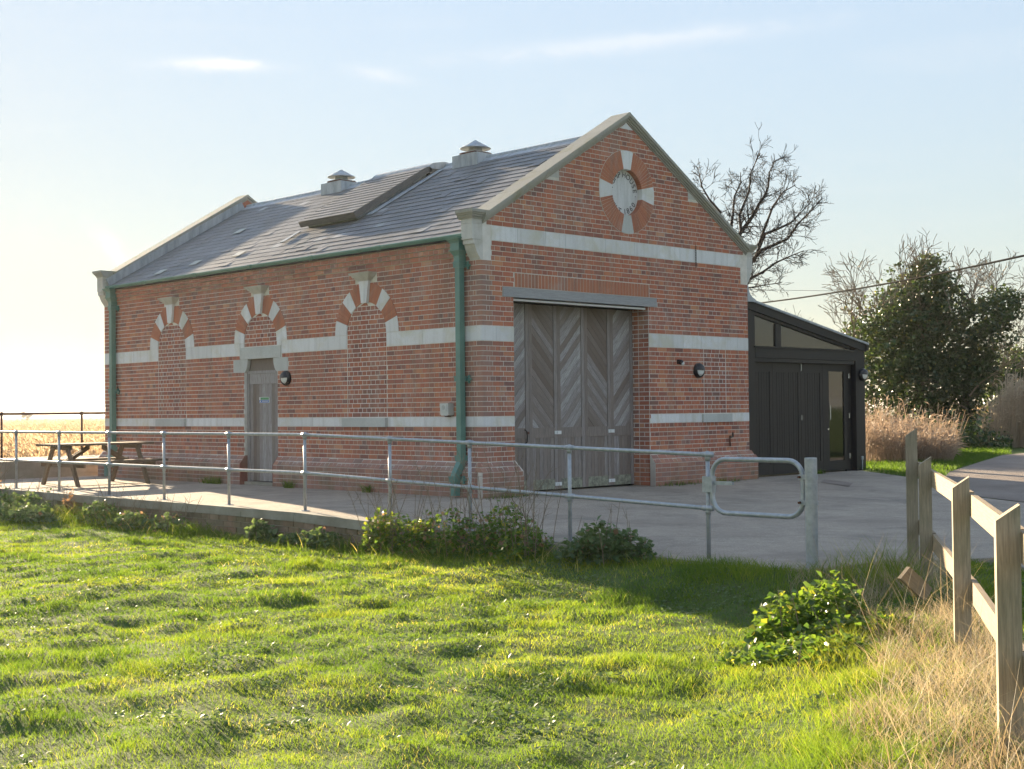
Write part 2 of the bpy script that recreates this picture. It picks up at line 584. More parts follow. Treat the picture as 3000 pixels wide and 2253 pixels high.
leafy('grass_blade', [(0.0, (0.045, 0.092, 0.024)), (0.35, (0.09, 0.16, 0.029)), (0.7, (0.15, 0.215, 0.034)), (0.9, (0.22, 0.25, 0.05)), (1.0, (0.40, 0.36, 0.18))], 0.55, 0.62, (1.9, 1.75, 0.75), 0.18)
leafy('straw', [(0.0, (0.24, 0.185, 0.12)), (0.5, (0.43, 0.36, 0.25)), (0.8, (0.58, 0.51, 0.38)), (1.0, (0.17, 0.23, 0.055))], 0.35, 0.6, (1.25, 1.12, 0.85))
leafy('pale_reed', [(0.0, (0.44, 0.36, 0.27)), (0.5, (0.60, 0.51, 0.40)), (1.0, (0.74, 0.65, 0.53))], 0.55, 0.7, (1.1, 1.05, 0.95))
leafy('dry_sedge', [(0.0, (0.22, 0.165, 0.125)), (0.5, (0.36, 0.285, 0.225)), (1.0, (0.52, 0.43, 0.345))], 0.35, 0.7, (1.15, 1.05, 0.9))
leafy('reed_plume', [(0.0, (0.33, 0.25, 0.16)), (0.5, (0.50, 0.405, 0.285)), (1.0, (0.66, 0.56, 0.43))], 0.55, 0.7, (1.15, 1.05, 0.9))
leafy('bramble_leaf', [(0.0, (0.035, 0.075, 0.022)), (0.5, (0.07, 0.135, 0.032)), (0.85, (0.13, 0.20, 0.038)), (1.0, (0.32, 0.31, 0.05))], 0.42, 0.35, (1.9, 1.8, 0.8))
leafy('nettle_leaf', [(0.0, (0.075, 0.12, 0.05)), (0.6, (0.13, 0.19, 0.08)), (1.0, (0.21, 0.26, 0.10))], 0.35, 0.55, (1.5, 1.5, 0.9))
leafy('ivy_leaf', [(0.0, (0.026, 0.048, 0.020)), (0.5, (0.056, 0.092, 0.032)), (0.85, (0.11, 0.145, 0.046)), (1.0, (0.28, 0.26, 0.09))], 0.3, 0.35, (1.6, 1.5, 0.8), 0.5)
leafy('dead_leaf', [(0.0, (0.17, 0.11, 0.07)), (0.6, (0.30, 0.20, 0.12)), (1.0, (0.46, 0.32, 0.19))], 0.4, 0.7, (1.15, 1.0, 0.8))


def f_bark(t):
    p = t.pos()
    n = t.noise(t.mapping(p, (1, 1, 0.3)), 20, 4, 0.7)
    c = t.ramp(n, [(0.3, (0.028, 0.023, 0.02)), (0.7, (0.07, 0.056, 0.045))])
    return t.bsdf(c, 0.9, normal=t.bump(n, 0.6, 0.02), spec=0.2)


simple('bark', f_bark)


def f_stem(t):
    p = t.pos()
    n = t.noise(p, 8, 3)
    return t.bsdf(t.ramp(n, [(0.3, (0.17, 0.125, 0.085)), (0.7, (0.30, 0.24, 0.17))]), 0.85, spec=0.2)


simple('dry_stem', f_stem)

# ------------------------------------------------------------------ object helpers
ORG = {}


def props(o, label=None, cat=None, group=None, kind=None):
    if label:
        o['label'] = label
    if cat:
        o['category'] = cat
    if group:
        o['group'] = group
    if kind:
        o['kind'] = kind
    return o


def thing(name, loc, label, cat, group=None, kind=None):
    o = bpy.data.objects.new(name, None)
    o.empty_display_size = 0.2
    COL.objects.link(o)
    o.location = loc
    ORG[o.name] = Vector(loc)
    return props(o, label, cat, group, kind)


def org(o):
    v = Vector((0, 0, 0))
    while o is not None:
        if o.name in ORG:
            return ORG[o.name]
        o = o.parent
    return v


def link(name, me, parent=None, loc=None):
    o = bpy.data.objects.new(name, me)
    COL.objects.link(o)
    if parent is not None:
        o.parent = parent
    if loc is not None:
        o.location = loc
    return o


class MB:
    """collects shapes in world coordinates, then links them as one mesh object"""

    def __init__(s):
        s.v, s.f, s.mi, s.ti, s.we = [], [], [], [], []

    def face(s, idx, mi=0, ti=0.5, we=0.0):
        s.f.append(idx)
        s.mi.append(mi)
        s.ti.append(ti)
        s.we.append(we)

    def hexa(s, p, mi=0, ti=0.5, we=0.0, skip=()):
        """8 corners: 0-3 bottom ring, 4-7 top ring"""
        b = len(s.v)
        s.v += [tuple(q) for q in p]
        for k, fc in enumerate(((3, 2, 1, 0), (4, 5, 6, 7), (0, 1, 5, 4), (1, 2, 6, 5), (2, 3, 7, 6), (3, 0, 4, 7))):
            if k not in skip:
                s.face(tuple(b + i for i in fc), mi, ti, we)
        return s

    def box(s, x0, x1, y0, y1, z0, z1, mi=0, ti=0.5, we=0.0):
        return s.hexa([(x0, y0, z0), (x1, y0, z0), (x1, y1, z0), (x0, y1, z0), (x0, y0, z1), (x1, y0, z1), (x1, y1, z1), (x0, y1, z1)], mi, ti, we)

    def prism(s, poly, fn, d0, d1, mi=0, ti=0.5, we=0.0):
        """poly of (a, b) pairs; fn(a, b, d) -> point; closed solid between d0 and d1"""
        n = len(poly)
        b = len(s.v)
        s.v += [tuple(fn(a, c, d0)) for a, c in poly] + [tuple(fn(a, c, d1)) for a, c in poly]
        s.face(tuple(range(b, b + n)), mi, ti, we)
        s.face(tuple(range(b + 2 * n - 1, b + n - 1, -1)), mi, ti, we)
        for i in range(n):
            j = (i + 1) % n
            s.face((b + j, b + i, b + n + i, b + n + j), mi, ti, we)
        return s

    def tube(s, pts, rad, n=8, mi=0, ti=0.5, cap=True):
        pts = [Vector(p) for p in pts]
        if not isinstance(rad, (list, tuple)):
            rad = [rad] * len(pts)
        b = len(s.v)
        ref = None
        for i, p in enumerate(pts):
            d = (pts[min(i + 1, len(pts) - 1)] - pts[max(i - 1, 0)])
            d = d.normalized() if d.length > 1e-9 else Vector((0, 0, 1))
            if ref is None:
                ref = d.orthogonal().normalized()
            u = (ref - d * ref.dot(d))
            u = u.normalized() if u.length > 1e-6 else d.orthogonal().normalized()
            ref = u
            w = d.cross(u)
            for k in range(n):
                a = 2 * PI * k / n
                s.v.append(tuple(p + (u * math.cos(a) + w * math.sin(a)) * rad[i]))
        for i in range(len(pts) - 1):
            for k in range(n):
                k2 = (k + 1) % n
                s.face((b + i * n + k, b + i * n + k2, b + (i + 1) * n + k2, b + (i + 1) * n + k), mi, ti)
        if cap:
            s.face(tuple(b + k for k in range(n - 1, -1, -1)), mi, ti)
            e = b + (len(pts) - 1) * n
            s.face(tuple(e + k for k in range(n)), mi, ti)
        return s

    def lathe(s, prof, c, n=20, axis='z', mi=0, ti=0.5, a0=0.0, a1=2 * PI):
        """profile of (radius, height along axis) turned about c; axis may be a Vector"""
        ax = {'x': Vector((1, 0, 0)), 'y': Vector((0, 1, 0)), 'z': Vector((0, 0, 1))}[axis] if isinstance(axis, str) else axis
        u = ax.orthogonal().normalized() if abs(ax.z) > 0.9 else Vector((0, 0, 1)).cross(ax).normalized()
        w = ax.cross(u)
        c = Vector(c)
        b = len(s.v)
        full = abs(a1 - a0 - 2 * PI) < 1e-6
        m = n if full else n + 1
        for r, h in prof:
            for k in range(m):
                a = a0 + (a1 - a0) * k / n
                s.v.append(tuple(c + ax * h + (u * math.cos(a) + w * math.sin(a)) * r))
        for i in range(len(prof) - 1):
            for k in range(n):
                k2 = (k + 1) % m
                s.face((b + i * m + k, b + i * m + k2, b + (i + 1) * m + k2, b + (i + 1) * m + k), mi, ti)
        return s

    def sphere(s, c, r, n=10, mi=0, ti=0.5):
        prof = [(r * math.sin(PI * i / 6) + 1e-5, -r * math.cos(PI * i / 6)) for i in range(7)]
        return s.lathe(prof, c, n, 'z', mi, ti)

    def mesh(s, name, mats, off=Vector((0, 0, 0)), smooth=False, normals=True):
        me = bpy.data.meshes.new(name)
        me.from_pydata([(x - off[0], y - off[1], z - off[2]) for x, y, z in s.v], [], s.f)
        for m in (mats if isinstance(mats, (list, tuple)) else [mats]):
            me.materials.append(MAT[m])
        if len(set(s.mi)) > 1:
            me.polygons.foreach_set('material_index', s.mi)
        for nm, dat in (('tint', s.ti), ('wear', s.we)):
            a = me.attributes.new(nm, 'FLOAT', 'FACE')
            a.data.foreach_set('value', np.asarray(dat, dtype=np.float32))
        if normals:
            bm = bmesh.new()
            bm.from_mesh(me)
            bmesh.ops.recalc_face_normals(bm, faces=bm.faces)
            bm.to_mesh(me)
            bm.free()
        if smooth:
            me.polygons.foreach_set('use_smooth', [True] * len(me.polygons))
        me.update()
        return me

    def build(s, name, mats, parent=None, smooth=False, base=None, normals=True, **kw):
        if parent is not None:
            off = org(parent)
            o = link(name, s.mesh(name, mats, off, smooth, normals), parent)
        else:
            if base is None:
                a = np.array(s.v)
                base = ((a[:, 0].min() + a[:, 0].max()) / 2, (a[:, 1].min() + a[:, 1].max()) / 2, a[:, 2].min())
            o = link(name, s.mesh(name, mats, base, smooth, normals), None, base)
            ORG[o.name] = Vector(base)
        return props(o, **kw)


def np_object(name, verts, faces, mat, tint=None, parent=None, base=(0, 0, 0), mats=None, midx=None, **kw):
    """fast mesh from numpy arrays; faces is (N, 3) or (N, 4); tint per face"""
    verts = np.asarray(verts, dtype=np.float32)
    off = np.array(org(parent) if parent is not None else base, dtype=np.float32)
    faces = np.asarray(faces, dtype=np.int32)
    k = faces.shape[1]
    me = bpy.data.meshes.new(name)
    me.vertices.add(len(verts))
    me.vertices.foreach_set('co', (verts - off).ravel())
    me.loops.add(faces.size)
    me.loops.foreach_set('vertex_index', faces.ravel())
    me.polygons.add(len(faces))
    me.polygons.foreach_set('loop_start', np.arange(0, faces.size, k, dtype=np.int32))
    if midx is not None:
        me.polygons.foreach_set('material_index', np.asarray(midx, dtype=np.int32))
    for m in (mats or [mat]):
        me.materials.append(MAT[m])
    if tint is not None:
        a = me.attributes.new('tint', 'FLOAT', 'FACE')
        a.data.foreach_set('value', np.asarray(tint, dtype=np.float32))
    me.update(calc_edges=True)
    o = link(name, me, parent, None if parent is not None else base)
    if parent is None:
        ORG[o.name] = Vector(base)
    return props(o, **kw)


FP = lambda a, b, d: (a, d, b)          # front wall: a = x, b = z, d = y
SP = lambda a, b, d: (d, a, b)          # side wall: a = y, b = z, d = x


def clip_poly(poly, a0, a1, b0, b1):
    def cut(pl, ins, inter):
        out = []
        for i in range(len(pl)):
            p, q = pl[i], pl[(i + 1) % len(pl)]
            if ins(p):
                out.append(p)
                if not ins(q):
                    out.append(inter(p, q))
            elif ins(q):
                out.append(inter(p, q))
        return out

    def ia(v):
        return lambda p, q: (v, p[1] + (q[1] - p[1]) * (v - p[0]) / (q[0] - p[0]))

    def ib(v):
        return lambda p, q: (p[0] + (q[0] - p[0]) * (v - p[1]) / (q[1] - p[1]), v)
    for ins, it in ((lambda p: p[0] >= a0, ia(a0)), (lambda p: p[0] <= a1, ia(a1)), (lambda p: p[1] >= b0, ib(b0)), (lambda p: p[1] <= b1, ib(b1))):
        if len(poly) < 3:
            return []
        poly = cut(poly, ins, it)
    return poly if len(poly) >= 3 else []


def vnoise(x, y, scale, seed=0):
    """smooth value noise, vectorised, about -1..1"""
    x = np.asarray(x, float) / scale + seed * 17.13
    y = np.asarray(y, float) / scale + seed * 9.71
    xi, yi = np.floor(x).astype(np.int64), np.floor(y).astype(np.int64)
    fx, fy = x - xi, y - yi
    fx, fy = fx * fx * (3 - 2 * fx), fy * fy * (3 - 2 * fy)

    def h(a, b):
        n = (a * 374761393 + b * 668265263 + seed * 1442695) & 0x7fffffff
        n = ((n ^ (n >> 13)) * 1274126177) & 0x7fffffff
        return ((n ^ (n >> 16)) & 0xffff) / 32768.0 - 1.0
    return (h(xi, yi) * (1 - fx) + h(xi + 1, yi) * fx) * (1 - fy) + (h(xi, yi + 1) * (1 - fx) + h(xi + 1, yi + 1) * fx) * fy


def sstep(a, b, x):
    t = np.clip((np.asarray(x, float) - a) / (b - a), 0, 1)
    return t * t * (3 - 2 * t)


# ------------------------------------------------------------------ the ground
W, L, C = 6.713, 11.65, 0.076
EDGE = -3.48                                 # outer edge of the concrete deck
FENCE = [(-2.52, -8.47), (-3.44, -9.11), (-6.02, -10.77), (-8.22, -12.13), (-10.7, -13.65)]
FD = Vector((FENCE[3][0] - FENCE[1][0], FENCE[3][1] - FENCE[1][1])).normalized()     # towards the camera
CONC = [(EDGE, 12.3), (EDGE, -7.1), (-3.40, -7.95), (-2.4, -8.05), (-1.35, -8.75), (-4.4, -11.2), (-7.4, -13.3), (-5, -17), (3, -15), (6.2, -8), (5.6, -5.7), (6.14, -4.53), (7.3, -3.95), (9.4, -1.8), (10.5, -0.1), (11.3, 0.6), (11.3, 8), (6.7, 12.3)]


def conc_z(x, y):
    return -0.160 * np.clip(-np.asarray(y, float) / 6.7, 0, 1)


def in_poly(x, y, poly):
    x, y = np.asarray(x, float), np.asarray(y, float)
    r = np.zeros(x.shape, bool)
    n = len(poly)
    for i in range(n):
        (x0, y0), (x1, y1) = poly[i], poly[(i + 1) % n]
        c = ((y0 > y) != (y1 > y)) & (x < (x1 - x0) * (y - y0) / ((y1 - y0) if y1 != y0 else 1e-9) + x0)
        r ^= c
    return r


def fence_st(x, y):
    """along (towards camera) and left-of-fence distance"""
    dx, dy = x - FENCE[1][0], y - FENCE[1][1]
    return dx * FD.x + dy * FD.y, -(dx * -FD.y + dy * FD.x) * -1.0


def left_of_fence(x, y):
    dx, dy = np.asarray(x, float) - FENCE[1][0], np.asarray(y, float) - FENCE[1][1]
    return dx * FD.y - dy * FD.x          # positive on the lawn side


def height(x, y):
    x, y = np.asarray(x, float), np.asarray(y, float)
    edge = -0.40 + 0.15 * sstep(-2.4, -5.0, y) + 0.075 * sstep(-5.0, -7.2, y)
    lawn = -0.415 + 0.030 * vnoise(x, y, 2.3, 3) + 0.026 * vnoise(x + 0.4 * vnoise(x, y, 0.5, 15), y + 0.4 * vnoise(x, y, 0.5, 16), 0.66, 4) + 0.036 * vnoise(x, y, 0.29, 5)
    d = EDGE - x
    h = edge + (lawn - edge) * sstep(0.05, 1.5, d)
    s = left_of_fence(x, y)
    along = (x - FENCE[1][0]) * FD.x + (y - FENCE[1][1]) * FD.y
    bank = -0.20 - 0.24 * sstep(0.0, 1.7, s) + 0.03 * vnoise(x, y, 0.5, 8)
    near = sstep(-2.2, -0.6, along)
    h = np.where((s > -0.02) & (y < -5.5), h + (np.maximum(h, bank) - h) * near, h)
    right = -0.205 + 0.02 * vnoise(x, y, 0.8, 9)
    h = np.where((s <= -0.02) & (y < -7.0), right, h)
    inner = conc_z(x, y) - 0.10
    east = (x > EDGE + 0.04) & ~((s > -0.02) & (y < -7.95)) & ~((s <= -0.02) & (y < -8))
    h = np.where(east, conc_z(x, y) - 0.02, h)
    h = np.where(in_poly(x, y, CONC), np.minimum(inner, h), h)
    h = np.where((x > EDGE + 0.04) & (y > -7.0) & (x < 6), np.minimum(h, inner), h)
    # the marsh behind the building lies lower
    marsh = sstep(13.2, 17.0, y) * (1 - sstep(10, 16, x))
    h = h * (1 - marsh) - 1.5 * marsh
    back = sstep(30, 60, np.hypot(x, y)) * sstep(14, 40, y)
    h = h * (1 - back) - 1.5 * back
    return h


def axis_lines(spans):
    out = []
    for a, b, st in spans:
        out += list(np.arange(a, b - 1e-6, st))
    out.append(spans[-1][1])
    return np.array(out)


gx = axis_lines([(-3000, -400, 650), (-400, -60, 85), (-60, -20, 5), (-20, -16, 1.0), (-16, -3.52, 0.13), (-3.52, -3.36, 0.08), (-3.36, 0, 0.24), (0, 14, 1.0), (14, 60, 4), (60, 400, 85), (400, 3000, 650)])
gy = axis_lines([(-3000, -400, 650), (-400, -60, 85), (-60, -20, 5), (-20, -15, 1.0), (-15, 4, 0.13), (4, 12, 0.3), (12, 20, 0.5), (20, 60, 4), (60, 400, 85), (400, 4000, 600)])
GX, GY = np.meshgrid(gx, gy, indexing='ij')
GZ = height(GX, GY)
nx, ny = GX.shape
vi = np.arange(nx * ny).reshape(nx, ny)
gf = np.stack([vi[:-1, :-1], vi[1:, :-1], vi[1:, 1:], vi[:-1, 1:]], -1).reshape(-1, 4)
ground = np_object('ground', np.stack([GX, GY, GZ], -1).reshape(-1, 3), gf, 'ground', label='uneven grassy ground running out to a flat marsh', kind='structure')
ground.data.polygons.foreach_set('use_smooth', [True] * len(ground.data.polygons))


def sheet(name, poly, zf, mat, step=0.8, thick=0.0, **kw):
    bm = bmesh.new()
    vs = [bm.verts.new((x, y, 0)) for x, y in poly]
    bm.faces.new(vs)
    xs, ys = [p[0] for p in poly], [p[1] for p in poly]
    for ax, lo, hi in ((0, min(xs), max(xs)), (1, min(ys), max(ys))):
        t = lo + step
        while t < hi:
            geom = bm.verts[:] + bm.edges[:] + bm.faces[:]
            co = (t, 0, 0) if ax == 0 else (0, t, 0)
            no = (1, 0, 0) if ax == 0 else (0, 1, 0)
            bmesh.ops.bisect_plane(bm, geom=geom, plane_co=co, plane_no=no, dist=1e-5)
            t += step
    for v in bm.verts:
        v.co.z = float(zf(v.co.x, v.co.y))
    bmesh.ops.recalc_face_normals(bm, faces=bm.faces)
    if sum(f.normal.z for f in bm.faces) < 0:
        bmesh.ops.reverse_faces(bm, faces=bm.faces)
    if thick:
        bound = [e for e in bm.edges if len(e.link_faces) == 1]
        r = bmesh.ops.extrude_edge_only(bm, edges=bound)
        for v in [g for g in r['geom'] if isinstance(g, bmesh.types.BMVert)]:
            v.co.z -= thick
    me = bpy.data.meshes.new(name)
    bm.to_mesh(me)
    bm.free()
    me.materials.append(MAT[mat])
    return props(link(name, me), **kw)


forecourt = sheet('forecourt', CONC, conc_z, 'concrete', thick=0.09, label='grey concrete forecourt and deck round the brick building', kind='structure')
TRACK = [(5.66, -5.66), (6.19, -4.51), (7.35, -3.92), (8.4, -2.85), (11.5, -1.4), (16.4, 0.3), (20, 1.6), (27, 2.5), (40, 1.5), (40, -5), (22, -5.5), (13, -7), (9.0, -8.6), (6.25, -8.0)]
sheet('gravel_track', TRACK, lambda x, y: float(conc_z(x, y)) + 0.005, 'gravel', step=2.0, label='worn gravel track curving away past the trees', kind='structure')

# ------------------------------------------------------------------ the pump house
house = thing('pump_house', (W / 2, L / 2, 0), 'red brick pump house with white stone bands and a slate gabled roof', 'building')
ROOFK = 0.585
roof_z = lambda x: 3.955 + ROOFK * (min(x, W - x) + 0.10)

# brick layout -------------------------------------------------
BRICKS = []          # (wall, quad corners (a0b,a1b,a1t,a0t,z0,z1), proud0, proud1, tint, wear, mat)
JT = 0.0115


def intervals_circle(ca, cz, r, z):
    d = r * r - (z - cz) ** 2
    return (ca - math.sqrt(d), ca + math.sqrt(d)) if d > 0 else None


def lay(wall, a_lo, a_hi, k, z0, z1, rects=(), circles=(), lo_fn=None, hi_fn=None, proud=(0.0, 0.0), wear=0.0, mat='brick', bond=None, inside=None, wfn=None, start=0.0):
    """one course of English bond between a_lo and a_hi with openings left out"""
    zb, zt = z0 + JT / 2, z1 - JT / 2
    stretch = (k % 2 == 0) if bond is None else bond
    pitch = 0.2286 if stretch else 0.1143
    a = a_lo - start
    first = True
    while a < a_hi - 0.012:
        w_ = pitch + random.uniform(-0.004, 0.004)
        if first and not stretch and start == 0.0:
            w_ = 0.1143
        b0, b1 = max(a, a_lo), min(a + w_, a_hi)
        if a_hi - b1 < 0.03:
            b1 = a_hi
        a = b1 if b1 >= a_hi else a + w_
        first = False
        pieces = [(b0 + JT / 2, b1 - JT / 2, b1 - JT / 2, b0 + JT / 2)]      # a0b, a1b, a1t, a0t
        for (r0, r1, rz0, rz1) in rects:
            if min(zt, rz1) - max(zb, rz0) < 0.02:
                continue
            nxt = []
            for q in pieces:
                lo, hi = q[0], q[1]
                if hi <= r0 or lo >= r1:
                    nxt.append(q)
                    continue
                if lo < r0:
                    e = r0 - JT / 2
                    nxt.append((q[0], min(q[1], e), min(q[2], e), q[3]))
                if hi > r1:
                    e = r1 + JT / 2
                    nxt.append((max(q[0], e), q[1], q[2], max(q[3], e)))
            pieces = nxt
        for (ca, cz, r, above) in circles:
            if above and zt < cz:
                continue
            ib_, it_ = intervals_circle(ca, cz, r, max(zb, cz) if above else zb), intervals_circle(ca, cz, r, zt)
            if ib_ is None and it_ is None:
                continue
            ib_ = ib_ or (ca, ca)
            it_ = it_ or (ca, ca)
            nxt = []
            for q in pieces:
                if q[1] <= min(ib_[0], it_[0]) or q[0] >= max(ib_[1], it_[1]):
                    nxt.append(q)
                    continue
                if q[0] < max(ib_[0], it_[0]):
                    l_ = (q[0], min(q[1], ib_[0] - JT / 2), min(q[2], it_[0] - JT / 2), q[3])
                    if max(l_[1] - l_[0], l_[2] - l_[3]) > 0.015:
                        nxt.append((l_[0], max(l_[1], l_[0] + 0.004), max(l_[2], l_[3] + 0.004), l_[3]))
                if q[1] > min(ib_[1], it_[1]):
                    l_ = (max(q[0], ib_[1] + JT / 2), q[1], q[2], max(q[3], it_[1] + JT / 2))
                    if max(l_[1] - l_[0], l_[2] - l_[3]) > 0.015:
                        nxt.append((min(l_[0], l_[1] - 0.004), l_[1], l_[2], min(l_[3], l_[2] - 0.004)))
            pieces = nxt
        if lo_fn:
            lb, lt, hb, ht = lo_fn(zb), lo_fn(zt), hi_fn(zb), hi_fn(zt)
            nxt = []
            for q in pieces:
                q = (max(q[0], lb), min(q[1], hb), min(q[2], ht), max(q[3], lt))
                if q[1] - q[0] > 0.008 and q[2] - q[3] > -0.05:
                    if q[2] - q[3] < 0.004:
                        m = (q[2] + q[3]) / 2
                        m = min(max(m, q[0]), q[1])
                        q = (q[0], q[1], m + 0.002, m - 0.002)
                    nxt.append(q)
            pieces = nxt
        for q in pieces:
            if q[1] - q[0] < 0.014 and q[2] - q[3] < 0.014:
                continue
            mid = (q[0] + q[1]) / 2
            t = min(1.0, max(0.0, random.betavariate(2.2, 2.4)))
            if random.random() < 0.03:
                t = random.choice((0.05, 0.97))
            wv = wear + (wfn(mid, zb) if wfn else 0.0)
            BRICKS.append((wall, q, zb, zt, proud[0] + random.uniform(-0.0015, 0.0015), proud[1] + random.uniform(-0.0015, 0.0015), t, min(0.9, max(0.0, wv + random.uniform(-0.05, 0.08))), mat))


PLN = 0.112
plinth_proud = lambda k: (PLN, PLN) if k < 5 else ((PLN, PLN / 2) if k == 5 else ((PLN / 2, 0.0) if k == 6 else (0, 0)))

# front gable -----------------------------------------------------
CX, CZ_ = 3.36, 4.93
OP0, OP1 = 0.68, 3.88
front_rects = [(-1, 8, 51 * C, 54 * C), (-1, OP1, 31 * C, 34 * C), (OP1, 8, 31 * C, 34 * C), (-1, OP1, 14 * C, 16 * C), (OP1 + 0.03, 8, 14 * C, 16 * C),
               (OP0, OP1, -1, 3.05), (0.445, 4.095, 3.035, 3.195), (0.70, 3.907, 3.19, 3.415), (5.378, 6.025, 16 * C, 31 * C),
               (-1, 0.212, 3.575, 3.876), (6.505, 8, 3.575, 3.876), (-1, 0.125, 3.87, 4.2), (6.59, 8, 3.87, 4.2), (1.42, 1.72, 4.98, 5.07 + 0.06), (W - 1.72, W - 1.42, 4.98, 5.13)]
RK = 0.60
lo_front = lambda z: (z + 0.02 - 4.20) / RK if z > 4.2 else 0.0
hi_front = lambda z: W - lo_front(z)


def wear_front(x, z):
    v = 0.0
    if x < 0.30:
        v += 0.42
    if x < 0.7 and z < 2.3:
        v += 0.10
    v += 0.55 * math.exp(-((x - 1.75) / 0.13) ** 2) * (z > 2.9) * (0.5 + 0.5 * math.sin(z * 9) ** 2)
    v += 0.35 * math.exp(-((x - 3.05) / 0.12) ** 2) * (z > 4.2)
    if z < 0.9 and x > 4:
        v += 0.10
    if z > 5.5:
        v += 0.1
    return v


for k in range(0, 80):
    z0, z1 = k * C, (k + 1) * C
    if z0 > 6.02:
        break
    pr = plinth_proud(k)
    if k < 7:
        e = max(pr)
        for a, b, st in ((-e, OP0 + (0.0 if k > 5 else (0.03 * (6 - k) if k > 3 else 0.08)), 0.0), (OP1, W + e, 0.06)):
            lay('front', a, b, k, z0, z1, proud=pr, wear=0.62 if a < 1 else 0.45, wfn=lambda x, z: -0.15 if 0.5 < x < 1 else 0.0, start=st)
    else:
        corner = 0.2286 if k % 2 == 0 else 0.1143
        lay('front', 0.0 + (corner if z0 < 4.1 else 0.0), W, k, z0, z1, front_rects, [(CX, CZ_, 0.655, False)], lo_front, hi_front, wfn=wear_front, start=0.0 if k % 2 == 0 else 0.057)
        if z0 < 3.55 and not (31 <= k < 34) and not (14 <= k < 16):
            BRICKS.append(('corner', (k % 2 == 0,), z0 + JT / 2, z1 - JT / 2, 0, 0, random.betavariate(2, 3), 0.45 + random.random() * 0.25, 'brick'))
# blocked narrow opening on the right
for k in range(16, 31):
    lay('front', 5.385, 6.018, k, k * C, (k + 1) * C, proud=(-0.003, -0.003), mat='infill_brick', start=0.0 if k % 2 == 0 else 0.03)
# soldier course above the lintel
n_s = 43
for i in range(n_s):
    a0 = 0.705 + i * (3.90 - 0.705) / n_s
    a1 = a0 + (3.90 - 0.705) / n_s
    BRICKS.append(('front', (a0 + 0.0055, a1 - 0.0055, a1 - 0.0055, a0 + 0.0055), 3.198, 3.410, 0.001, 0.001, 0.5 + 0.5 * random.random() * (1 if random.random() > 0.15 else -0.6), 0.0 if abs(a0 - 1.75) > 0.12 else 0.35, 'rubbed_brick'))

# side wall --------------------------------------------------------
NICHE = [8.92, 5.845, 2.767]          # far, door, near
NI, NO = 0.522, 0.835
ZS = 34 * C
DOOR0, DOOR1 = 5.315, 6.372
side_rects = [(-1, 12, 31 * C, 34 * C), (-1, 12, 14 * C, 16 * C), (DOOR0, DOOR1, -1, 2.30), (5.197, 6.497, 2.287, 2.50), (DOOR1 - 0.02, 6.722, 2.043, 2.285), (4.988, DOOR0 + 0.02, 2.043, 2.285)]
for yc in NICHE:
    side_rects.append((yc - 0.285, yc + 0.285, 3.44, 3.575))
    if yc != NICHE[1]:
        side_rects.append((yc - NI, yc + NI, 16 * C, 35 * C))
side_circ = [(yc, ZS, NO - 0.045, True) for yc in NICHE]


def wear_side(y, z):
    v = 0.12
    if y < 0.35:
        v += 0.28
    if z > 3.6:
        v += 0.08
    return v


for k in range(0, 52):
    z0, z1 = k * C, (k + 1) * C
    pr = plinth_proud(k)
    corb = {48: 0.022, 49: 0.044, 50: 0.066, 51: 0.080}.get(k)
    if corb:
        lay('side', 0.26, L - 0.26, k, z0, z1, proud=(corb, corb), wfn=wear_side, start=0.05 if k % 2 else 0)
        continue
    if k < 7:
        e = max(pr)
        for a, b, st in ((-e + (0.11 if k < 6 else 0.0), DOOR0, 0.05), (DOOR1, L + e, 0.0)):
            lay('side', a, b, k, z0, z1, proud=pr, wear=0.60, start=st, wfn=lambda y, z: 0.05 * math.sin(y * 2.2))
    else:
        corner = 0.1143 if k % 2 == 0 else 0.2286
        lay('side', corner, L, k + 1, z0, z1, side_rects, side_circ, wfn=wear_side, start=0.0 if k % 2 else 0.057)
for yc in NICHE:
    z_lo = 16 if yc != NICHE[1] else 33
    for k in range(z_lo, 42):
        z0, z1 = k * C, (k + 1) * C
        if k == 41:
            break
        zz0 = max(z0, 2.50) if yc == NICHE[1] else z0
        if z1 - zz0 < 0.03:
            continue
        fn_lo = lambda z, yc=yc: yc - (NI - 0.006 if z <= ZS else math.sqrt(max(0.0, (NI - 0.006) ** 2 - (z - ZS) ** 2)))
        fn_hi = lambda z, yc=yc: yc + (NI - 0.006 if z <= ZS else math.sqrt(max(0.0, (NI - 0.006) ** 2 - (z - ZS) ** 2)))
        lay('side', yc - NI + 0.006, yc + NI - 0.006, k, zz0, z1, lo_fn=fn_lo, hi_fn=fn_hi, proud=(-0.003, -0.003), mat='infill_brick', start=0.0 if k % 2 == 0 else 0.05, wfn=lambda y, z, yc=yc: 0.25 * (random.random() < 0.25))

# mortar bodies: the walls the bricks sit in ------------------------
MR = 0.0045                          # mortar lies this far behind the brick faces


def body_boxes(mb, fn, cells, d0, d1):
    for a0, a1, b0, b1 in cells:
        mb.prism([(a0, b0), (a1, b0), (a1, b1), (a0, b1)], fn, d0, d1)


fw = MB()
body_boxes(fw, FP, [(0.05, OP0, 0, 3.04), (OP1, W - MR, 0, 3.04), (0.05, W - MR, 3.04, 4.17)], MR, 0.40)
_r = 0.045
fw.prism([(MR, 0.43)] + [(MR + _r - _r * math.cos(a), MR + _r - _r * math.sin(a)) for a in (0, PI / 6, PI / 3, PI / 2)] + [(0.05, 0.43)], lambda a, b, d: (a, b, d), 0, 4.17)
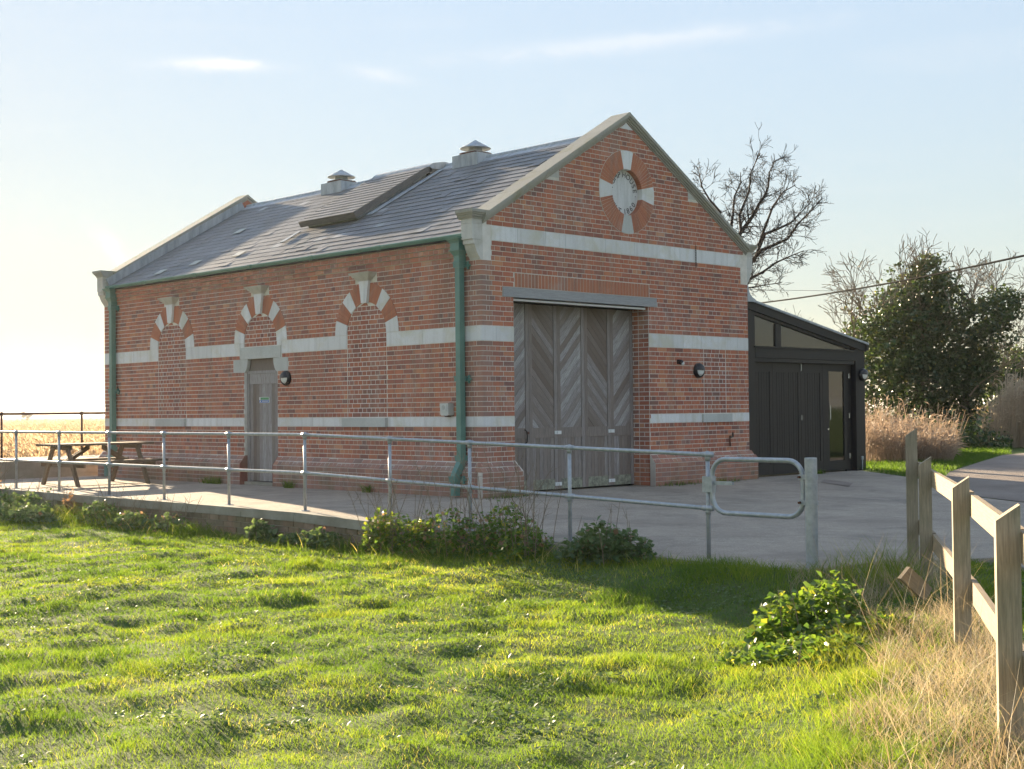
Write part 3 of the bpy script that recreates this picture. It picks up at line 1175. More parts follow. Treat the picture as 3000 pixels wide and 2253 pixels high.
# gable: left out round the roundel recess
ring = [(CX + 0.44 * math.cos(a), CZ_ + 0.44 * math.sin(a)) for a in [2 * PI * i / 32 for i in range(32)]]
gl = [(0.04, 4.17), (CX - 0.44, 4.17), (CX - 0.44, 6.20 - 0.6 * 0.44), (CX - 0.44, 6.14 - 0.6 * 0.44)]
fw.prism([(0.02, 4.17), (CX - 0.44, 4.17), (CX - 0.44, 6.13 - RK * 0.44)], FP, MR, 0.33)
fw.prism([(W - 0.02, 4.17), (CX + 0.44, 4.17), (CX + 0.44, 6.13 - RK * 0.44)], FP, MR, 0.33)
up = [q for q in ring if q[1] >= CZ_ - 1e-6]
lo = [q for q in ring if q[1] <= CZ_ + 1e-6]
fw.prism([(CX - 0.44, CZ_)] + sorted(up, key=lambda q: q[0])[1:-1] + [(CX + 0.44, CZ_), (CX + 0.44, 6.13 - RK * 0.44), (CX, 6.13), (CX - 0.44, 6.13 - RK * 0.44)], FP, MR, 0.33)
fw.prism([(CX - 0.44, 4.17), (CX + 0.44, 4.17), (CX + 0.44, CZ_)] + sorted(lo, key=lambda q: -q[0])[1:-1] + [(CX - 0.44, CZ_)], FP, MR, 0.33)
fw.box(CX - 0.45, CX + 0.45, 0.17, 0.30, CZ_ - 0.45, CZ_ + 0.45)
# plinth bodies
for a, b in ((-PLN + MR, OP0 + 0.07), (OP1, W + PLN - MR)):
    fw.hexa([(a, -PLN + MR, 0), (b, -PLN + MR, 0), (b, 0.05, 0), (a, 0.05, 0), (a, -PLN + MR, 5 * C), (b, -PLN + MR, 5 * C), (b, 0.05, 5 * C), (a, 0.05, 5 * C)])
    a2, b2 = (MR, b - 0.06) if a < 0 else (a, W - MR)
    fw.hexa([(a, -PLN + MR, 5 * C), (b, -PLN + MR, 5 * C), (b, 0.05, 5 * C), (a, 0.05, 5 * C), (a2, MR, 7 * C), (b2, MR, 7 * C), (b2, 0.05, 7 * C), (a2, 0.05, 7 * C)])
front_wall = fw.build('front_wall', 'mortar', house)

sw = MB()
body_boxes(sw, SP, [(MR + 0.42, DOOR0, 0, 2.29), (DOOR1, L - MR, 0, 2.29), (MR + 0.41, L - MR, 2.29, 3.95)], MR, 0.34)
for k_, c_ in ((48, 0.022), (49, 0.044), (50, 0.066), (51, 0.080)):
    sw.box(-c_ + MR, 0.02, 0.265, L - 0.265, k_ * C + 0.002, (k_ + 1) * C - 0.002)
for a, b in ((-PLN + MR + 0.11, DOOR0 - 0.003), (DOOR1 + 0.003, L + PLN - MR)):
    sw.hexa([(-PLN + MR, a, 0), (0.05, a, 0), (0.05, b, 0), (-PLN + MR, b, 0), (-PLN + MR, a, 5 * C), (0.05, a, 5 * C), (0.05, b, 5 * C), (-PLN + MR, b, 5 * C)])
    sw.hexa([(-PLN + MR, a, 5 * C), (0.05, a, 5 * C), (0.05, b, 5 * C), (-PLN + MR, b, 5 * C), (MR, a, 7 * C), (0.05, a, 7 * C), (0.05, b, 7 * C), (MR, b, 7 * C)])
side_wall = sw.build('side_wall', 'mortar', house)
ow = MB()
ow.box(W - 0.34, W - 0.002, 0.42, L - 0.002, 0, 3.95)
ow.build('right_wall', 'brick', house)
ow = MB()
ow.box(0.36, W - 0.36, L - 0.34, L - 0.001, 0, 4.17)
ow.prism([(0.02, 4.17), (W - 0.02, 4.17), (CX, 6.13)], FP, L - 0.33, L - 0.001)
ow.build('back_wall', 'brick', house)


# turn the brick list into objects ----------------------------------
def brick_solid(rec, back):
    wall, q, zb, zt, p0, p1, t, w_, mt = rec
    if wall == 'corner':
        lx, ly = (0.2286 - JT / 2, 0.106) if q[0] else (0.106, 0.2286 - JT / 2)
        return None, lx, ly
    a0b, a1b, a1t, a0t = q
    if wall == 'front':
        return [(a0b, -p0, zb), (a1b, -p0, zb), (a1b, back, zb), (a0b, back, zb), (a0t, -p1, zt), (a1t, -p1, zt), (a1t, back, zt), (a0t, back, zt)]
    return [(-p0, a0b, zb), (back, a0b, zb), (back, a1b, zb), (-p0, a1b, zb), (-p1, a0t, zt), (back, a0t, zt), (back, a1t, zt), (-p1, a1t, zt)]


def corner_poly(lx, ly):
    r = 0.045
    arc = [(r - r * math.cos(a), r - r * math.sin(a)) for a in (0, PI / 6, PI / 3, PI / 2)]
    return [(0, ly)] + arc + [(lx, 0), (lx, ly)]


def rec_key(rec):
    wall, q = rec[0], rec[1]
    if wall == 'corner':
        p = Vector((0, 0, rec[2]))
        area = 0.016
    else:
        a = sum(q) / 4
        p = Vector((a, 0, rec[2])) if wall == 'front' else Vector((0, a, rec[2]))
        area = (q[1] - q[0] + q[2] - q[3]) / 2 * (rec[3] - rec[2])
    return -area / max(1.0, (p - CAM).dot(FWD)) ** 2


# single bricks: the ones that show largest and are plain rectangles
order = sorted((r for r in BRICKS if r[0] != 'corner' and abs(r[1][0] - r[1][3]) < 1e-4 and abs(r[1][1] - r[1][2]) < 1e-4 and r[2] > 7 * C and r[4] < 0.01), key=rec_key)
single = set(id(r) for r in order[:300])
BM_CACHE = {}
for rec in order[:300]:
    wall, q, zb, zt, p0, p1, t, w_, mt = rec
    wdt = round(q[1] - q[0], 2)
    hgt = round(zt - zb, 4)
    key = (wall, wdt, hgt, mt)
    if key not in BM_CACHE:
        hw = wdt / 2
        mb = MB()
        if wall == 'front':
            mb.hexa([(-hw, 0, 0), (hw, 0, 0), (hw, 0.05, 0), (-hw, 0.05, 0), (-hw, 0, hgt), (hw, 0, hgt), (hw, 0.05, hgt), (-hw, 0.05, hgt)])
        else:
            mb.hexa([(0, -hw, 0), (0.05, -hw, 0), (0.05, hw, 0), (0, hw, 0), (0, -hw, hgt), (0.05, -hw, hgt), (0.05, hw, hgt), (0, hw, hgt)])
        mb.ti = [0.0] * len(mb.f)
        BM_CACHE[key] = mb.mesh('brick', mt)
    a = (q[0] + q[1]) / 2
    par = front_wall if wall == 'front' else side_wall
    off = org(par)
    o = link('brick', BM_CACHE[key], par, Vector((a, -p0, zb) if wall == 'front' else (-p0, a, zb)) - off)
    o['tint'] = t
    o['wear'] = w_
for wall, par in (('front', front_wall), ('side', side_wall)):
    mb = MB()
    mnames = ['brick', 'infill_brick', 'rubbed_brick']
    for rec in BRICKS:
        if id(rec) in single or (rec[0] != wall and not (rec[0] == 'corner' and wall == 'front')):
            continue
        mi = mnames.index(rec[8])
        if rec[0] == 'corner':
            _, lx, ly = brick_solid(rec, 0)
            mb.prism(corner_poly(lx, ly), lambda a, b, d: (a, b, d), rec[2], rec[3], mi, rec[6], rec[7])
        else:
            mb.hexa(brick_solid(rec, 0.05), mi, rec[6], rec[7], skip=(4,) if rec[0] == 'front' else (3,))
    mb.build('brickwork', mnames, par, normals=False, kind='stuff')
# jamb of the big opening, bricks end-on
mb = MB()
for k in range(0, 40):
    y = 0.004
    st = k % 2 == 0
    while y < 0.395:
        w_ = 0.2286 if st else 0.1143
        y1 = min(y + w_, 0.40)
        mb.box(OP1 - 0.001, OP1 + 0.03, y + JT / 2, y1 - JT / 2, k * C + JT / 2, (k + 1) * C - JT / 2, 0, random.betavariate(2.2, 2.2), 0.05 + 0.3 * (random.random() < 0.15))
        y = y1
mb.build('jamb_brickwork', 'brick', house, kind='stuff')


# stone bands -------------------------------------------------------
def stones(fn, a0, a1, z0, z1, proud, lens, name='band_stone', mat='band_paint', depth=0.10):
    a = a0
    i = 0
    while a < a1 - 0.02:
        b = min(a1, a + lens[i % len(lens)] * random.uniform(0.9, 1.1))
        if a1 - b < 0.2:
            b = a1
        MB().prism([(a + 0.0035, z0), (b - 0.0035, z0), (b - 0.0035, z1), (a + 0.0035, z1)], fn, -proud, depth, 0, random.random()).build(name, mat, house)
        a = b
        i += 1


stones(FP, 0.215, 6.50, 51 * C + 0.002, 54 * C - 0.002, 0.003, (0.62, 0.58, 0.50, 0.9, 0.7))
stones(FP, 0.30, OP0, 31 * C + 0.002, 34 * C - 0.002, 0.003, (0.5,))
stones(FP, OP1, W - 0.002, 31 * C + 0.002, 34 * C - 0.002, 0.003, (0.95, 0.5, 0.75, 0.4))
stones(FP, 0.30, OP0, 14 * C + 0.002, 16 * C - 0.002, 0.003, (0.5,))
stones(FP, OP1 + 0.035, 5.30, 14 * C + 0.002, 16 * C - 0.002, 0.003, (0.72, 0.7))
stones(FP, 6.18, W - 0.002, 14 * C + 0.002, 16 * C - 0.002, 0.003, (0.33, 0.3))
for z0, z1 in ((31 * C + 0.002, 34 * C - 0.002), (14 * C + 0.002, 16 * C - 0.002)):
    # corner stones, rounded like the bricks
    r = 0.045
    arc = [(r - r * math.cos(a), r - r * math.sin(a)) for a in (0, PI / 6, PI / 3, PI / 2)]
    MB().prism([(-0.003, 0.40)] + [(x - 0.003, y - 0.003) for x, y in arc] + [(0.298, -0.003), (0.298, 0.1), (0.1, 0.1), (0.1, 0.40)], lambda a, b, d: (a, b, d), z0, z1, 0, 0.6).build('corner_stone', 'band_paint', house)
segs = [(0.403, NICHE[2] - NI), (NICHE[2] + NI, 5.19), (6.50, NICHE[0] - NI), (NICHE[0] + NI, L - 0.002)]
for a, b in segs:
    stones(SP, a, b, 31 * C + 0.002, 34 * C - 0.002, 0.003, (0.95, 1.1, 0.8))
for yc in NICHE:
    pass
for a, b in ((5.19, NICHE[1] - NI), (NICHE[1] + NI, 6.50)):
    stones(SP, a, b, 2.502, 34 * C - 0.002, 0.003, (1.0,))
for a, b in ((0.403, 2.215), (3.40, DOOR0 - 0.002), (DOOR1 + 0.002, 8.385), (9.495, L - 0.002)):
    stones(SP, a, b, 14 * C + 0.002, 16 * C - 0.002, 0.003, (0.9, 1.05, 0.75))
for fn, a, b, pj in ((SP, 2.235, 3.385, 0.055), (SP, 8.40, 9.475, 0.055), (FP, 5.315, 6.155, 0.035)):
    m_ = MB()
    mid = a + (b - a) * 0.46
    m_.prism([(a, 14 * C - 0.006), (mid, 14 * C - 0.006), (mid, 16 * C - 0.012), (a, 16 * C - 0.012)], fn, -pj, 0.05, 0, 0.3)
    m_.prism([(mid + 0.002, 14 * C - 0.006), (b, 14 * C - 0.006), (b, 16 * C - 0.012), (mid + 0.002, 16 * C - 0.012)], fn, -pj + 0.001, 0.05, 0, 0.7)
    m_.build('window_sill', 'grey_stone', house)


# arches ------------------------------------------------------------
def vous(fn, ca, cz, r0, r1, t0, t1, d0, d1, name, mat, ti, n=3, par=None):
    g = 0.0015
    pts = [(ca + r1 * math.cos(t0 + (t1 - t0) * i / n), cz + r1 * math.sin(t0 + (t1 - t0) * i / n)) for i in range(n + 1)]
    pts += [(ca + r0 * math.cos(t1 + (t0 - t1) * i / n), cz + r0 * math.sin(t1 + (t0 - t1) * i / n)) for i in range(n + 1)]
    return MB().prism(pts, fn, d0, d1, 0, ti).build(name, mat, par or house)


D = math.radians
for yc in NICHE:
    for side in (0, 1):
        m = (lambda t: t) if side == 0 else (lambda t: PI - t)

        def V(t0, t1, *a, **kw):
            x0, x1 = m(t0), m(t1)
            return vous(SP, yc, ZS, NI, NO, min(x0, x1), max(x0, x1), *a, **kw)
        V(D(0.3), D(17.8), -0.009, 0.06, 'springer', 'band_paint', random.random())
        V(D(41.6), D(58.9), -0.009, 0.06, 'arch_stone', 'band_paint', random.random())
        for t0, t1 in ((18.0, 41.4), (59.1, 82.0)):
            nb = 5
            for i in range(nb):
                q0, q1 = t0 + (t1 - t0) * i / nb, t0 + (t1 - t0) * (i + 1) / nb
                V(D(q0 + 0.06), D(q1 - 0.06), -0.0065, 0.06, 'arch_brick', 'rubbed_brick', random.random(), n=1)
    # keystone with its moulded cap
    ks = MB()
    ks.prism([(yc - 0.068, 3.09), (yc + 0.068, 3.09), (yc + 0.125, 3.45), (yc - 0.125, 3.45)], SP, -0.055, 0.06, 0, 0.2)
    ks.build('keystone', 'band_paint', house)
    kc = MB()
    for z0, z1, hw, pj in ((3.45, 3.478, 0.15, 0.075), (3.478, 3.508, 0.19, 0.105), (3.508, 3.545, 0.235, 0.135), (3.545, 3.585, 0.275, 0.165)):
        kc.hexa([(-pj + 0.02, yc - hw + 0.02, z0), (0.05, yc - hw + 0.02, z0), (0.05, yc + hw - 0.02, z0), (-pj + 0.02, yc + hw - 0.02, z0), (-pj, yc - hw, z1), (0.05, yc - hw, z1), (0.05, yc + hw, z1), (-pj, yc + hw, z1)], 0, 0.3)
    kc.build('keystone_cap', 'kneeler_stone', house)

# roundel -------------------------------------------------------------
RI, RO = 0.386, 0.694
for q in range(4):
    c = q * 90
    hw = 13.0
    vous(FP, CX, CZ_, RI, RO, D(c - hw), D(c + hw), -0.009, 0.13, 'roundel_stone', 'band_paint' if q != 3 else 'grey_stone', random.random(), n=4)
    nb = 12
    for i in range(nb):
        t0 = c + hw + (90 - 2 * hw) * i / nb
        t1 = c + hw + (90 - 2 * hw) * (i + 1) / nb
        vous(FP, CX, CZ_, RI, RO, D(t0 + 0.22), D(t1 - 0.22), -0.0065 - random.random() * 0.002, 0.13, 'roundel_brick', 'rubbed_brick', random.random(), n=1)
MB().lathe([(RI + 0.004, 0.0), (RO + 0.006, 0.0), (RO + 0.006, 0.01)], (CX, -0.0045, CZ_), 48, 'y').build('roundel_joint', 'mortar', house)
plq = MB().lathe([(0.001, 0.0), (0.384, 0.0), (0.384, 0.05)], (CX, 0.092, CZ_), 48, 'y').build('plaque', 'plaque_stone', house)


def glyph(ch, size, mat, name, parent, origin, xdir, zdir, extr=0.002):
    cu = bpy.data.curves.new('glyph', 'FONT')
    cu.body = ch
    cu.size = size
    cu.align_x = 'CENTER'
    cu.extrude = extr
    tmp = bpy.data.objects.new('glyph', cu)
    COL.objects.link(tmp)
    dg = bpy.context.evaluated_depsgraph_get()
    me = bpy.data.meshes.new_from_object(tmp.evaluated_get(dg))
    bpy.data.objects.remove(tmp)
    x, z = Vector(xdir), Vector(zdir)
    n = x.cross(z)
    off = org(parent)
    for v in me.vertices:
        p = Vector(origin) + x * v.co.x + z * v.co.y + n * v.co.z
        v.co = p - off
    me.materials.clear()
    me.materials.append(MAT[mat])
    return link(name, me, parent)


LET = [('P', 162), ('U', 145), ('M', 126), ('P', 108), ('H', 84), ('O', 64), ('U', 44), ('S', 27), ('E', 11)]
for ch, a in LET:
    a = D(a)
    r = 0.262
    glyph(ch, 0.132, 'carved_letter', 'letter', plq, (CX + r * math.cos(a), 0.090, CZ_ + r * math.sin(a)), (math.sin(a), 0, -math.cos(a)), (math.cos(a), 0, math.sin(a)))
for ch, a in [('B', 197), ('U', 213), ('I', 226), ('L', 238), ('T', 254), ('1', 278), ('8', 293), ('6', 309), ('0', 326)]:
    a = D(a)
    r = 0.362
    glyph(ch, 0.132, 'carved_letter', 'letter', plq, (CX + r * math.cos(a), 0.090, CZ_ + r * math.sin(a)), (-math.sin(a), 0, math.cos(a)), (-math.cos(a), 0, -math.sin(a)))
for a in (-6, 186):
    a = D(a)
    MB().lathe([(0.001, 0), (0.008, 0), (0.008, 0.01)], (CX + 0.32 * math.cos(a), 0.0895, CZ_ + 0.32 * math.sin(a)), 8, 'y').build('letter', 'carved_letter', plq)

# copings and kneelers --------------------------------------------------
APEX = 6.262


def coping_side(sgn, y_front, y_back, f, n=5):
    """sgn -1 left slope, +1 right; f=-1 front gable, +1 far gable: which way the moulding faces"""
    X = lambda u: CX + sgn * u                      # u = distance from the ridge line
    u0 = 0.0
    u1 = CX - 0.04
    yo = y_front if f < 0 else y_back               # outer face
    yi = y_back if f < 0 else y_front
    for i in range(n):
        a, b = u0 + (u1 - u0) * i / n + (0.002 if i else 0), u0 + (u1 - u0) * (i + 1) / n - 0.002
        m = MB()
        for (top, bot, pj) in ((0.0, 0.062, 0.085), (0.062, 0.098, 0.062), (0.098, 0.132, 0.036), (0.132, 0.16, 0.012)):
            yy = yo + f * pj
            za, zb = APEX - RK * a, APEX - RK * b
            ys = sorted((yy, yi - f * (0.03 if top == 0 else 0.0)))
            p = lambda u, z, y: (X(u), y, z)
            m.hexa([p(a, za - bot, ys[0]), p(b, zb - bot, ys[0]), p(b, zb - bot, ys[1]), p(a, za - bot, ys[1]), p(a, za - top, ys[0]), p(b, zb - top, ys[0]), p(b, zb - top, ys[1]), p(a, za - top, ys[1])], 0, random.random())
        m.build('coping_stone', 'coping_stone', house)


for f, yf, yb in ((-1, 0.0, 0.30), (1, L - 0.30, L)):
    for sgn in (-1, 1):
        coping_side(sgn, yf, yb, f)
        s = sgn
        X0 = 0.0 if s < 0 else W
        x = lambda v: X0 + s * v                    # v outward from the wall corner
        yo = 0.0 if f < 0 else L
        Y = lambda d: yo - f * d                    # d inward from the gable face
        # cap mouldings
        cap = MB()
        for z0, z1, pj in ((4.178, 4.208, 0.012), (4.208, 4.24, 0.034), (4.24, 4.268, 0.052), (4.268, 4.312, 0.072)):
            xs = sorted((x(0.165 + pj), x(-0.13)))
            ys = sorted((Y(-pj), Y(0.30)))
            cap.box(xs[0], xs[1], ys[0], ys[1], z0, z1, 0, 0.4)
        cap.build('kneeler_cap', 'coping_stone', house)
        xs = sorted((x(0.165), x(-0.122)))
        ys = sorted((Y(0.006), Y(0.245)))
        MB().box(xs[0], xs[1], ys[0], ys[1], 4.105, 4.178, 0, 0.5).build('kneeler_block', 'kneeler_stone', house)
        MB().box(xs[0], xs[1], ys[0], ys[1], 3.872, 4.102, 0, 0.2).build('kneeler_block', 'kneeler_stone', house)
        prof = [(-0.21, 3.578), (0.005, 3.578), (0.012, 3.60), (0.045, 3.64), (0.075, 3.685), (0.10, 3.74), (0.115, 3.785), (0.118, 3.80), (0.145, 3.80), (0.145, 3.868), (-0.21, 3.868)]
        MB().prism([(x(v), z) for v, z in prof], FP, *sorted((Y(0.005), Y(0.235))), 0, 0.3).build('kneeler_bracket', 'kneeler_stone', house)
# gable bonding stones and the little apex stone
MB().prism([(1.42, 4.985), (1.72, 4.985), (1.72, 5.16), (1.60, 5.12)], FP, -0.003, 0.08, 0, 0.8).build('bonding_stone', 'kneeler_stone', house)
MB().prism([(W - 1.42, 4.985), (W - 1.72, 4.985), (W - 1.72, 5.16), (W - 1.60, 5.12)], FP, -0.003, 0.08, 0, 0.8).build('bonding_stone', 'kneeler_stone', house)
MB().prism([(CX - 0.17, 5.985), (CX + 0.17, 5.985), (CX, 6.09)], FP, -0.004, 0.08, 0, 0.2).build('apex_stone', 'band_paint', house)

# roof --------------------------------------------------------------------
rf = MB()
for s in (-1, 1):
    X = (lambda v: v) if s < 0 else (lambda v: W - v)
    z0, z1 = roof_z(-0.10) - 0.02, roof_z(CX) - 0.02
    rf.hexa([(X(-0.10), 0.28, z0 - 0.05), (X(CX), 0.28, z1 - 0.05), (X(CX), L - 0.28, z1 - 0.05), (X(-0.10), L - 0.28, z0 - 0.05), (X(-0.10), 0.28, z0), (X(CX), 0.28, z1), (X(CX), L - 0.28, z1), (X(-0.10), L - 0.28, z0)])
roof = rf.build('roof', 'dark_void', house)
HY0, HY1, HX0, HOFF = 4.55, 6.25, 1.23, 0.20        # raised hatch
NROW = 19
slope_len = math.hypot(CX + 0.10, ROOFK * (CX + 0.10))
row = (slope_len - 0.12) / NROW
cosr, sinr = 1 / math.hypot(1, ROOFK), ROOFK / math.hypot(1, ROOFK)
SLATES = []


def slate_pts(s0, y0, y1, length, lift0, lift1, off=0.0, th=0.006):
    """s0 along the slope from the eaves"""
    def P(s_, h):
        return (-0.10 + s_ * cosr - h * sinr, 3.955 + s_ * sinr + h * cosr + off * 1.0)
    (xa, za), (xb, zb) = P(s0, lift0), P(s0 + length, lift1)
    (xc, zc), (xd, zd) = P(s0, lift0 + th), P(s0 + length, lift1 + th)
    return [(xa, y0, za), (xa, y1, za), (xb, y1, zb), (xb, y0, zb), (xc, y0, zc), (xc, y1, zc), (xd, y1, zd), (xd, y0, zd)]


SWID = 0.265
for r in range(NROW):
    y = 0.30 - (SWID / 2 if r % 2 else 0)
    while y < L - 0.28:
        y0, y1 = max(y + 0.002, 0.29), min(y + SWID - 0.002, L - 0.29)
        y += SWID
        if y1 - y0 < 0.03:
            continue
        s0 = r * row + random.uniform(-0.006, 0.006)
        xm = -0.1 + (s0 + row / 2) * cosr
        if xm > HX0 + 0.25 and y0 > HY0 + 0.15 and y1 < HY1 - 0.15:
            continue
        t = random.betavariate(2.2, 2.8) * 0.85
        if random.random() < 0.010:
            t = 1.0
        lift = random.uniform(0.004, 0.007) + (0.008 if random.random() < 0.03 else 0)
        SLATES.append((slate_pts(s0, y0, y1, row * 1.25, lift, 0.0), t))
SLATES.sort(key=lambda q: (Vector(q[0][0]) - CAM).dot(FWD))
tmpl = {}
for i, (p, t) in enumerate(SLATES[:300]):
    c0 = Vector(p[0])
    key = round((Vector(p[1]) - c0).y, 2)
    if key not in tmpl:
        mb = MB()
        q = slate_pts(0, 0, key, row * 1.25, 0.012, 0.0)
        q0 = Vector(q[0])
        mb.hexa([Vector(v) - q0 for v in q])
        mb.ti = [0.0] * len(mb.f)
        tmpl[key] = mb.mesh('slate', 'slate')
    o = link('slate', tmpl[key], roof, c0 - org(roof))
    o['tint'] = t
mb = MB()
for p, t in SLATES[300:]:
    mb.hexa(p, 0, t)
for r in range(NROW):                              # right slope, seen from nowhere near
    s0 = r * row
    p = slate_pts(s0, 0.29, L - 0.29, row * 1.25, 0.012, 0.0)
    mb.hexa([(W - x, y, z) for x, y, z in p], 0, 0.4)
mb.build('slates', 'slate', roof, normals=True, kind='stuff')
# lead ridge: overlapping lengths, left open at the hatch and vents
for a, b in ((0.30, 1.6), (1.6, 3.0), (3.0, 4.52), (6.28, 7.4), (7.4, 8.7), (8.7, 10.0), (10.0, L - 0.30)):
    m = MB()
    zr = roof_z(CX)
    prof = [(CX - 0.20, zr - 0.20 * ROOFK + 0.020), (CX - 0.055, zr - 0.055 * ROOFK + 0.022), (CX - 0.04, zr + 0.035), (CX, zr + 0.055), (CX + 0.04, zr + 0.035), (CX + 0.055, zr - 0.055 * ROOFK + 0.022), (CX + 0.20, zr - 0.20 * ROOFK + 0.02), (CX, zr - 0.01)]
    m.prism(prof, FP, a + 0.002, b + 0.0)
    m.build('ridge_lead', 'lead', roof)
# lead flashing up the far gable and mortar fillet
def slope_strip(y0, y1, s0, s1, h0, h1, mat, name, par):
    q = lambda s_, y, h: (-0.10 + s_ * cosr - h * sinr, y, 3.955 + s_ * sinr + h * cosr)
    MB().hexa([q(s0, y0, h0), q(s0, y1, h0), q(s1, y1, h0), q(s1, y0, h0), q(s0, y0, h1), q(s0, y1, h1), q(s1, y1, h1), q(s1, y0, h1)]).build(name, mat, par)


for i in range(4):
    a, b = 0.06 + 3.85 * i / 4, 0.06 + 3.85 * (i + 1) / 4 - 0.004
    slope_strip(L - 0.345, L - 0.305, a, b, 0.01, 0.17, 'lead', 'gable_flashing', roof)
    slope_strip(0.302, 0.33, a, b, 0.01, 0.10, 'lead', 'gable_flashing', roof)
slope_strip(HY0 - 0.20, HY0 - 0.02, 1.75, 3.75, 0.024, 0.032, 'lead', 'hatch_flashing', roof)
slope_strip(HY1 - 0.10, HY1 + 0.02, 0.98, 1.45, 0.026, 0.04, 'lead', 'hatch_flashing', roof)
for x_, y_ in ((0.35, 8.6), (0.15, 9.6), (1.7, 9.1), (0.45, 7.2)):
    s_ = (x_ + 0.1) / cosr
    slope_strip(y_, y_ + 0.26, s_, s_ + 0.20, 0.024, 0.030, 'grey_stone', 'replacement_slate', roof)
# raised slated hatch over the ridge
hatch = MB()
sH0 = (HX0 + 0.10) / cosr
qh = lambda s_, y, h: (-0.10 + s_ * cosr - h * sinr, y, 3.955 + s_ * sinr + h * cosr)
sR = (3.04 + 0.10) / cosr - 0.06
hatch.hexa([qh(sH0, HY0, 0.075), qh(sH0, HY1, 0.075), qh(sR + 0.06, HY1, 0.075), qh(sR + 0.06, HY0, 0.075), qh(sH0, HY0, 0.175), qh(sH0, HY1, 0.175), qh(sR + 0.10, HY1, 0.175), qh(sR + 0.10, HY0, 0.175)])
hatch.box(2.95, 3.5, HY0, HY1, 5.80, 5.915)
hat = hatch.build('roof_hatch', 'hatch_wood', roof.parent)
slope_strip(HY0 + 0.10, HY1 - 0.10, sH0 + 0.10, sR - 0.02, 0.01, 0.074, 'lead', 'hatch_upstand', house)
nr2 = 13
hrow = (sR - 0.02 - sH0) / nr2
for r in range(nr2):
    y = HY0 - (SWID / 2 if r % 2 else 0)
    while y < HY1:
        y0, y1 = max(y + 0.002, HY0 + 0.012), min(y + SWID - 0.002, HY1 - 0.012)
        y += SWID
        if y1 - y0 > 0.03:
            s0 = sH0 - 0.012 + r * hrow
            off = org(hat)
            mb = MB()
            l0, l1 = 0.175 + 0.011, 0.175
            mb.hexa([qh(s0, y0, l0), qh(s0, y1, l0), qh(s0 + hrow * 1.25, y1, l1), qh(s0 + hrow * 1.25, y0, l1), qh(s0, y0, l0 + 0.008), qh(s0, y1, l0 + 0.008), qh(s0 + hrow * 1.25, y1, l1 + 0.008), qh(s0 + hrow * 1.25, y0, l1 + 0.008)], 0, random.betavariate(2, 2.6) * 0.85)
            mb.build('slate', 'slate', hat)
m = MB()
prof = [(2.93, 5.93), (2.96, 5.965), (3.04, 6.012), (3.30, 6.060), (3.40, 6.060), (3.47, 6.02), (3.56, 5.93), (3.40, 5.90), (3.0, 5.90)]
m.prism(prof, FP, HY0 - 0.015, HY1 + 0.01)
m.build('hatch_lead', 'lead', hat)

# ridge ventilators ----------------------------------------------------------
for yv in (3.715, 7.83):
    vt = MB()
    vt.box(CX - 0.275, CX + 0.275, yv - 0.345, yv + 0.345, roof_z(CX - 0.3) - 0.12, 6.065)
    vent = vt.build('ridge_vent', 'lead', house)
    m = MB().box(CX - 0.20, CX + 0.20, yv - 0.20, yv + 0.20, 6.066, 6.125)
    m.build('vent_curb', 'lead', vent)
    MB().box(CX - 0.215, CX + 0.215, yv - 0.215, yv + 0.215, 6.092, 6.112).build('vent_drip', 'rust', vent)
    MB().lathe([(0.135, 6.126), (0.125, 6.215)], (CX, yv, 0), 20).build('vent_neck', 'lead', vent, smooth=True)
    MB().lathe([(0.12, 6.200), (0.288, 6.192), (0.292, 6.200), (0.006, 6.362), (0.0008, 6.362)], (CX, yv, 0), 28).build('vent_cowl', 'lead', vent)

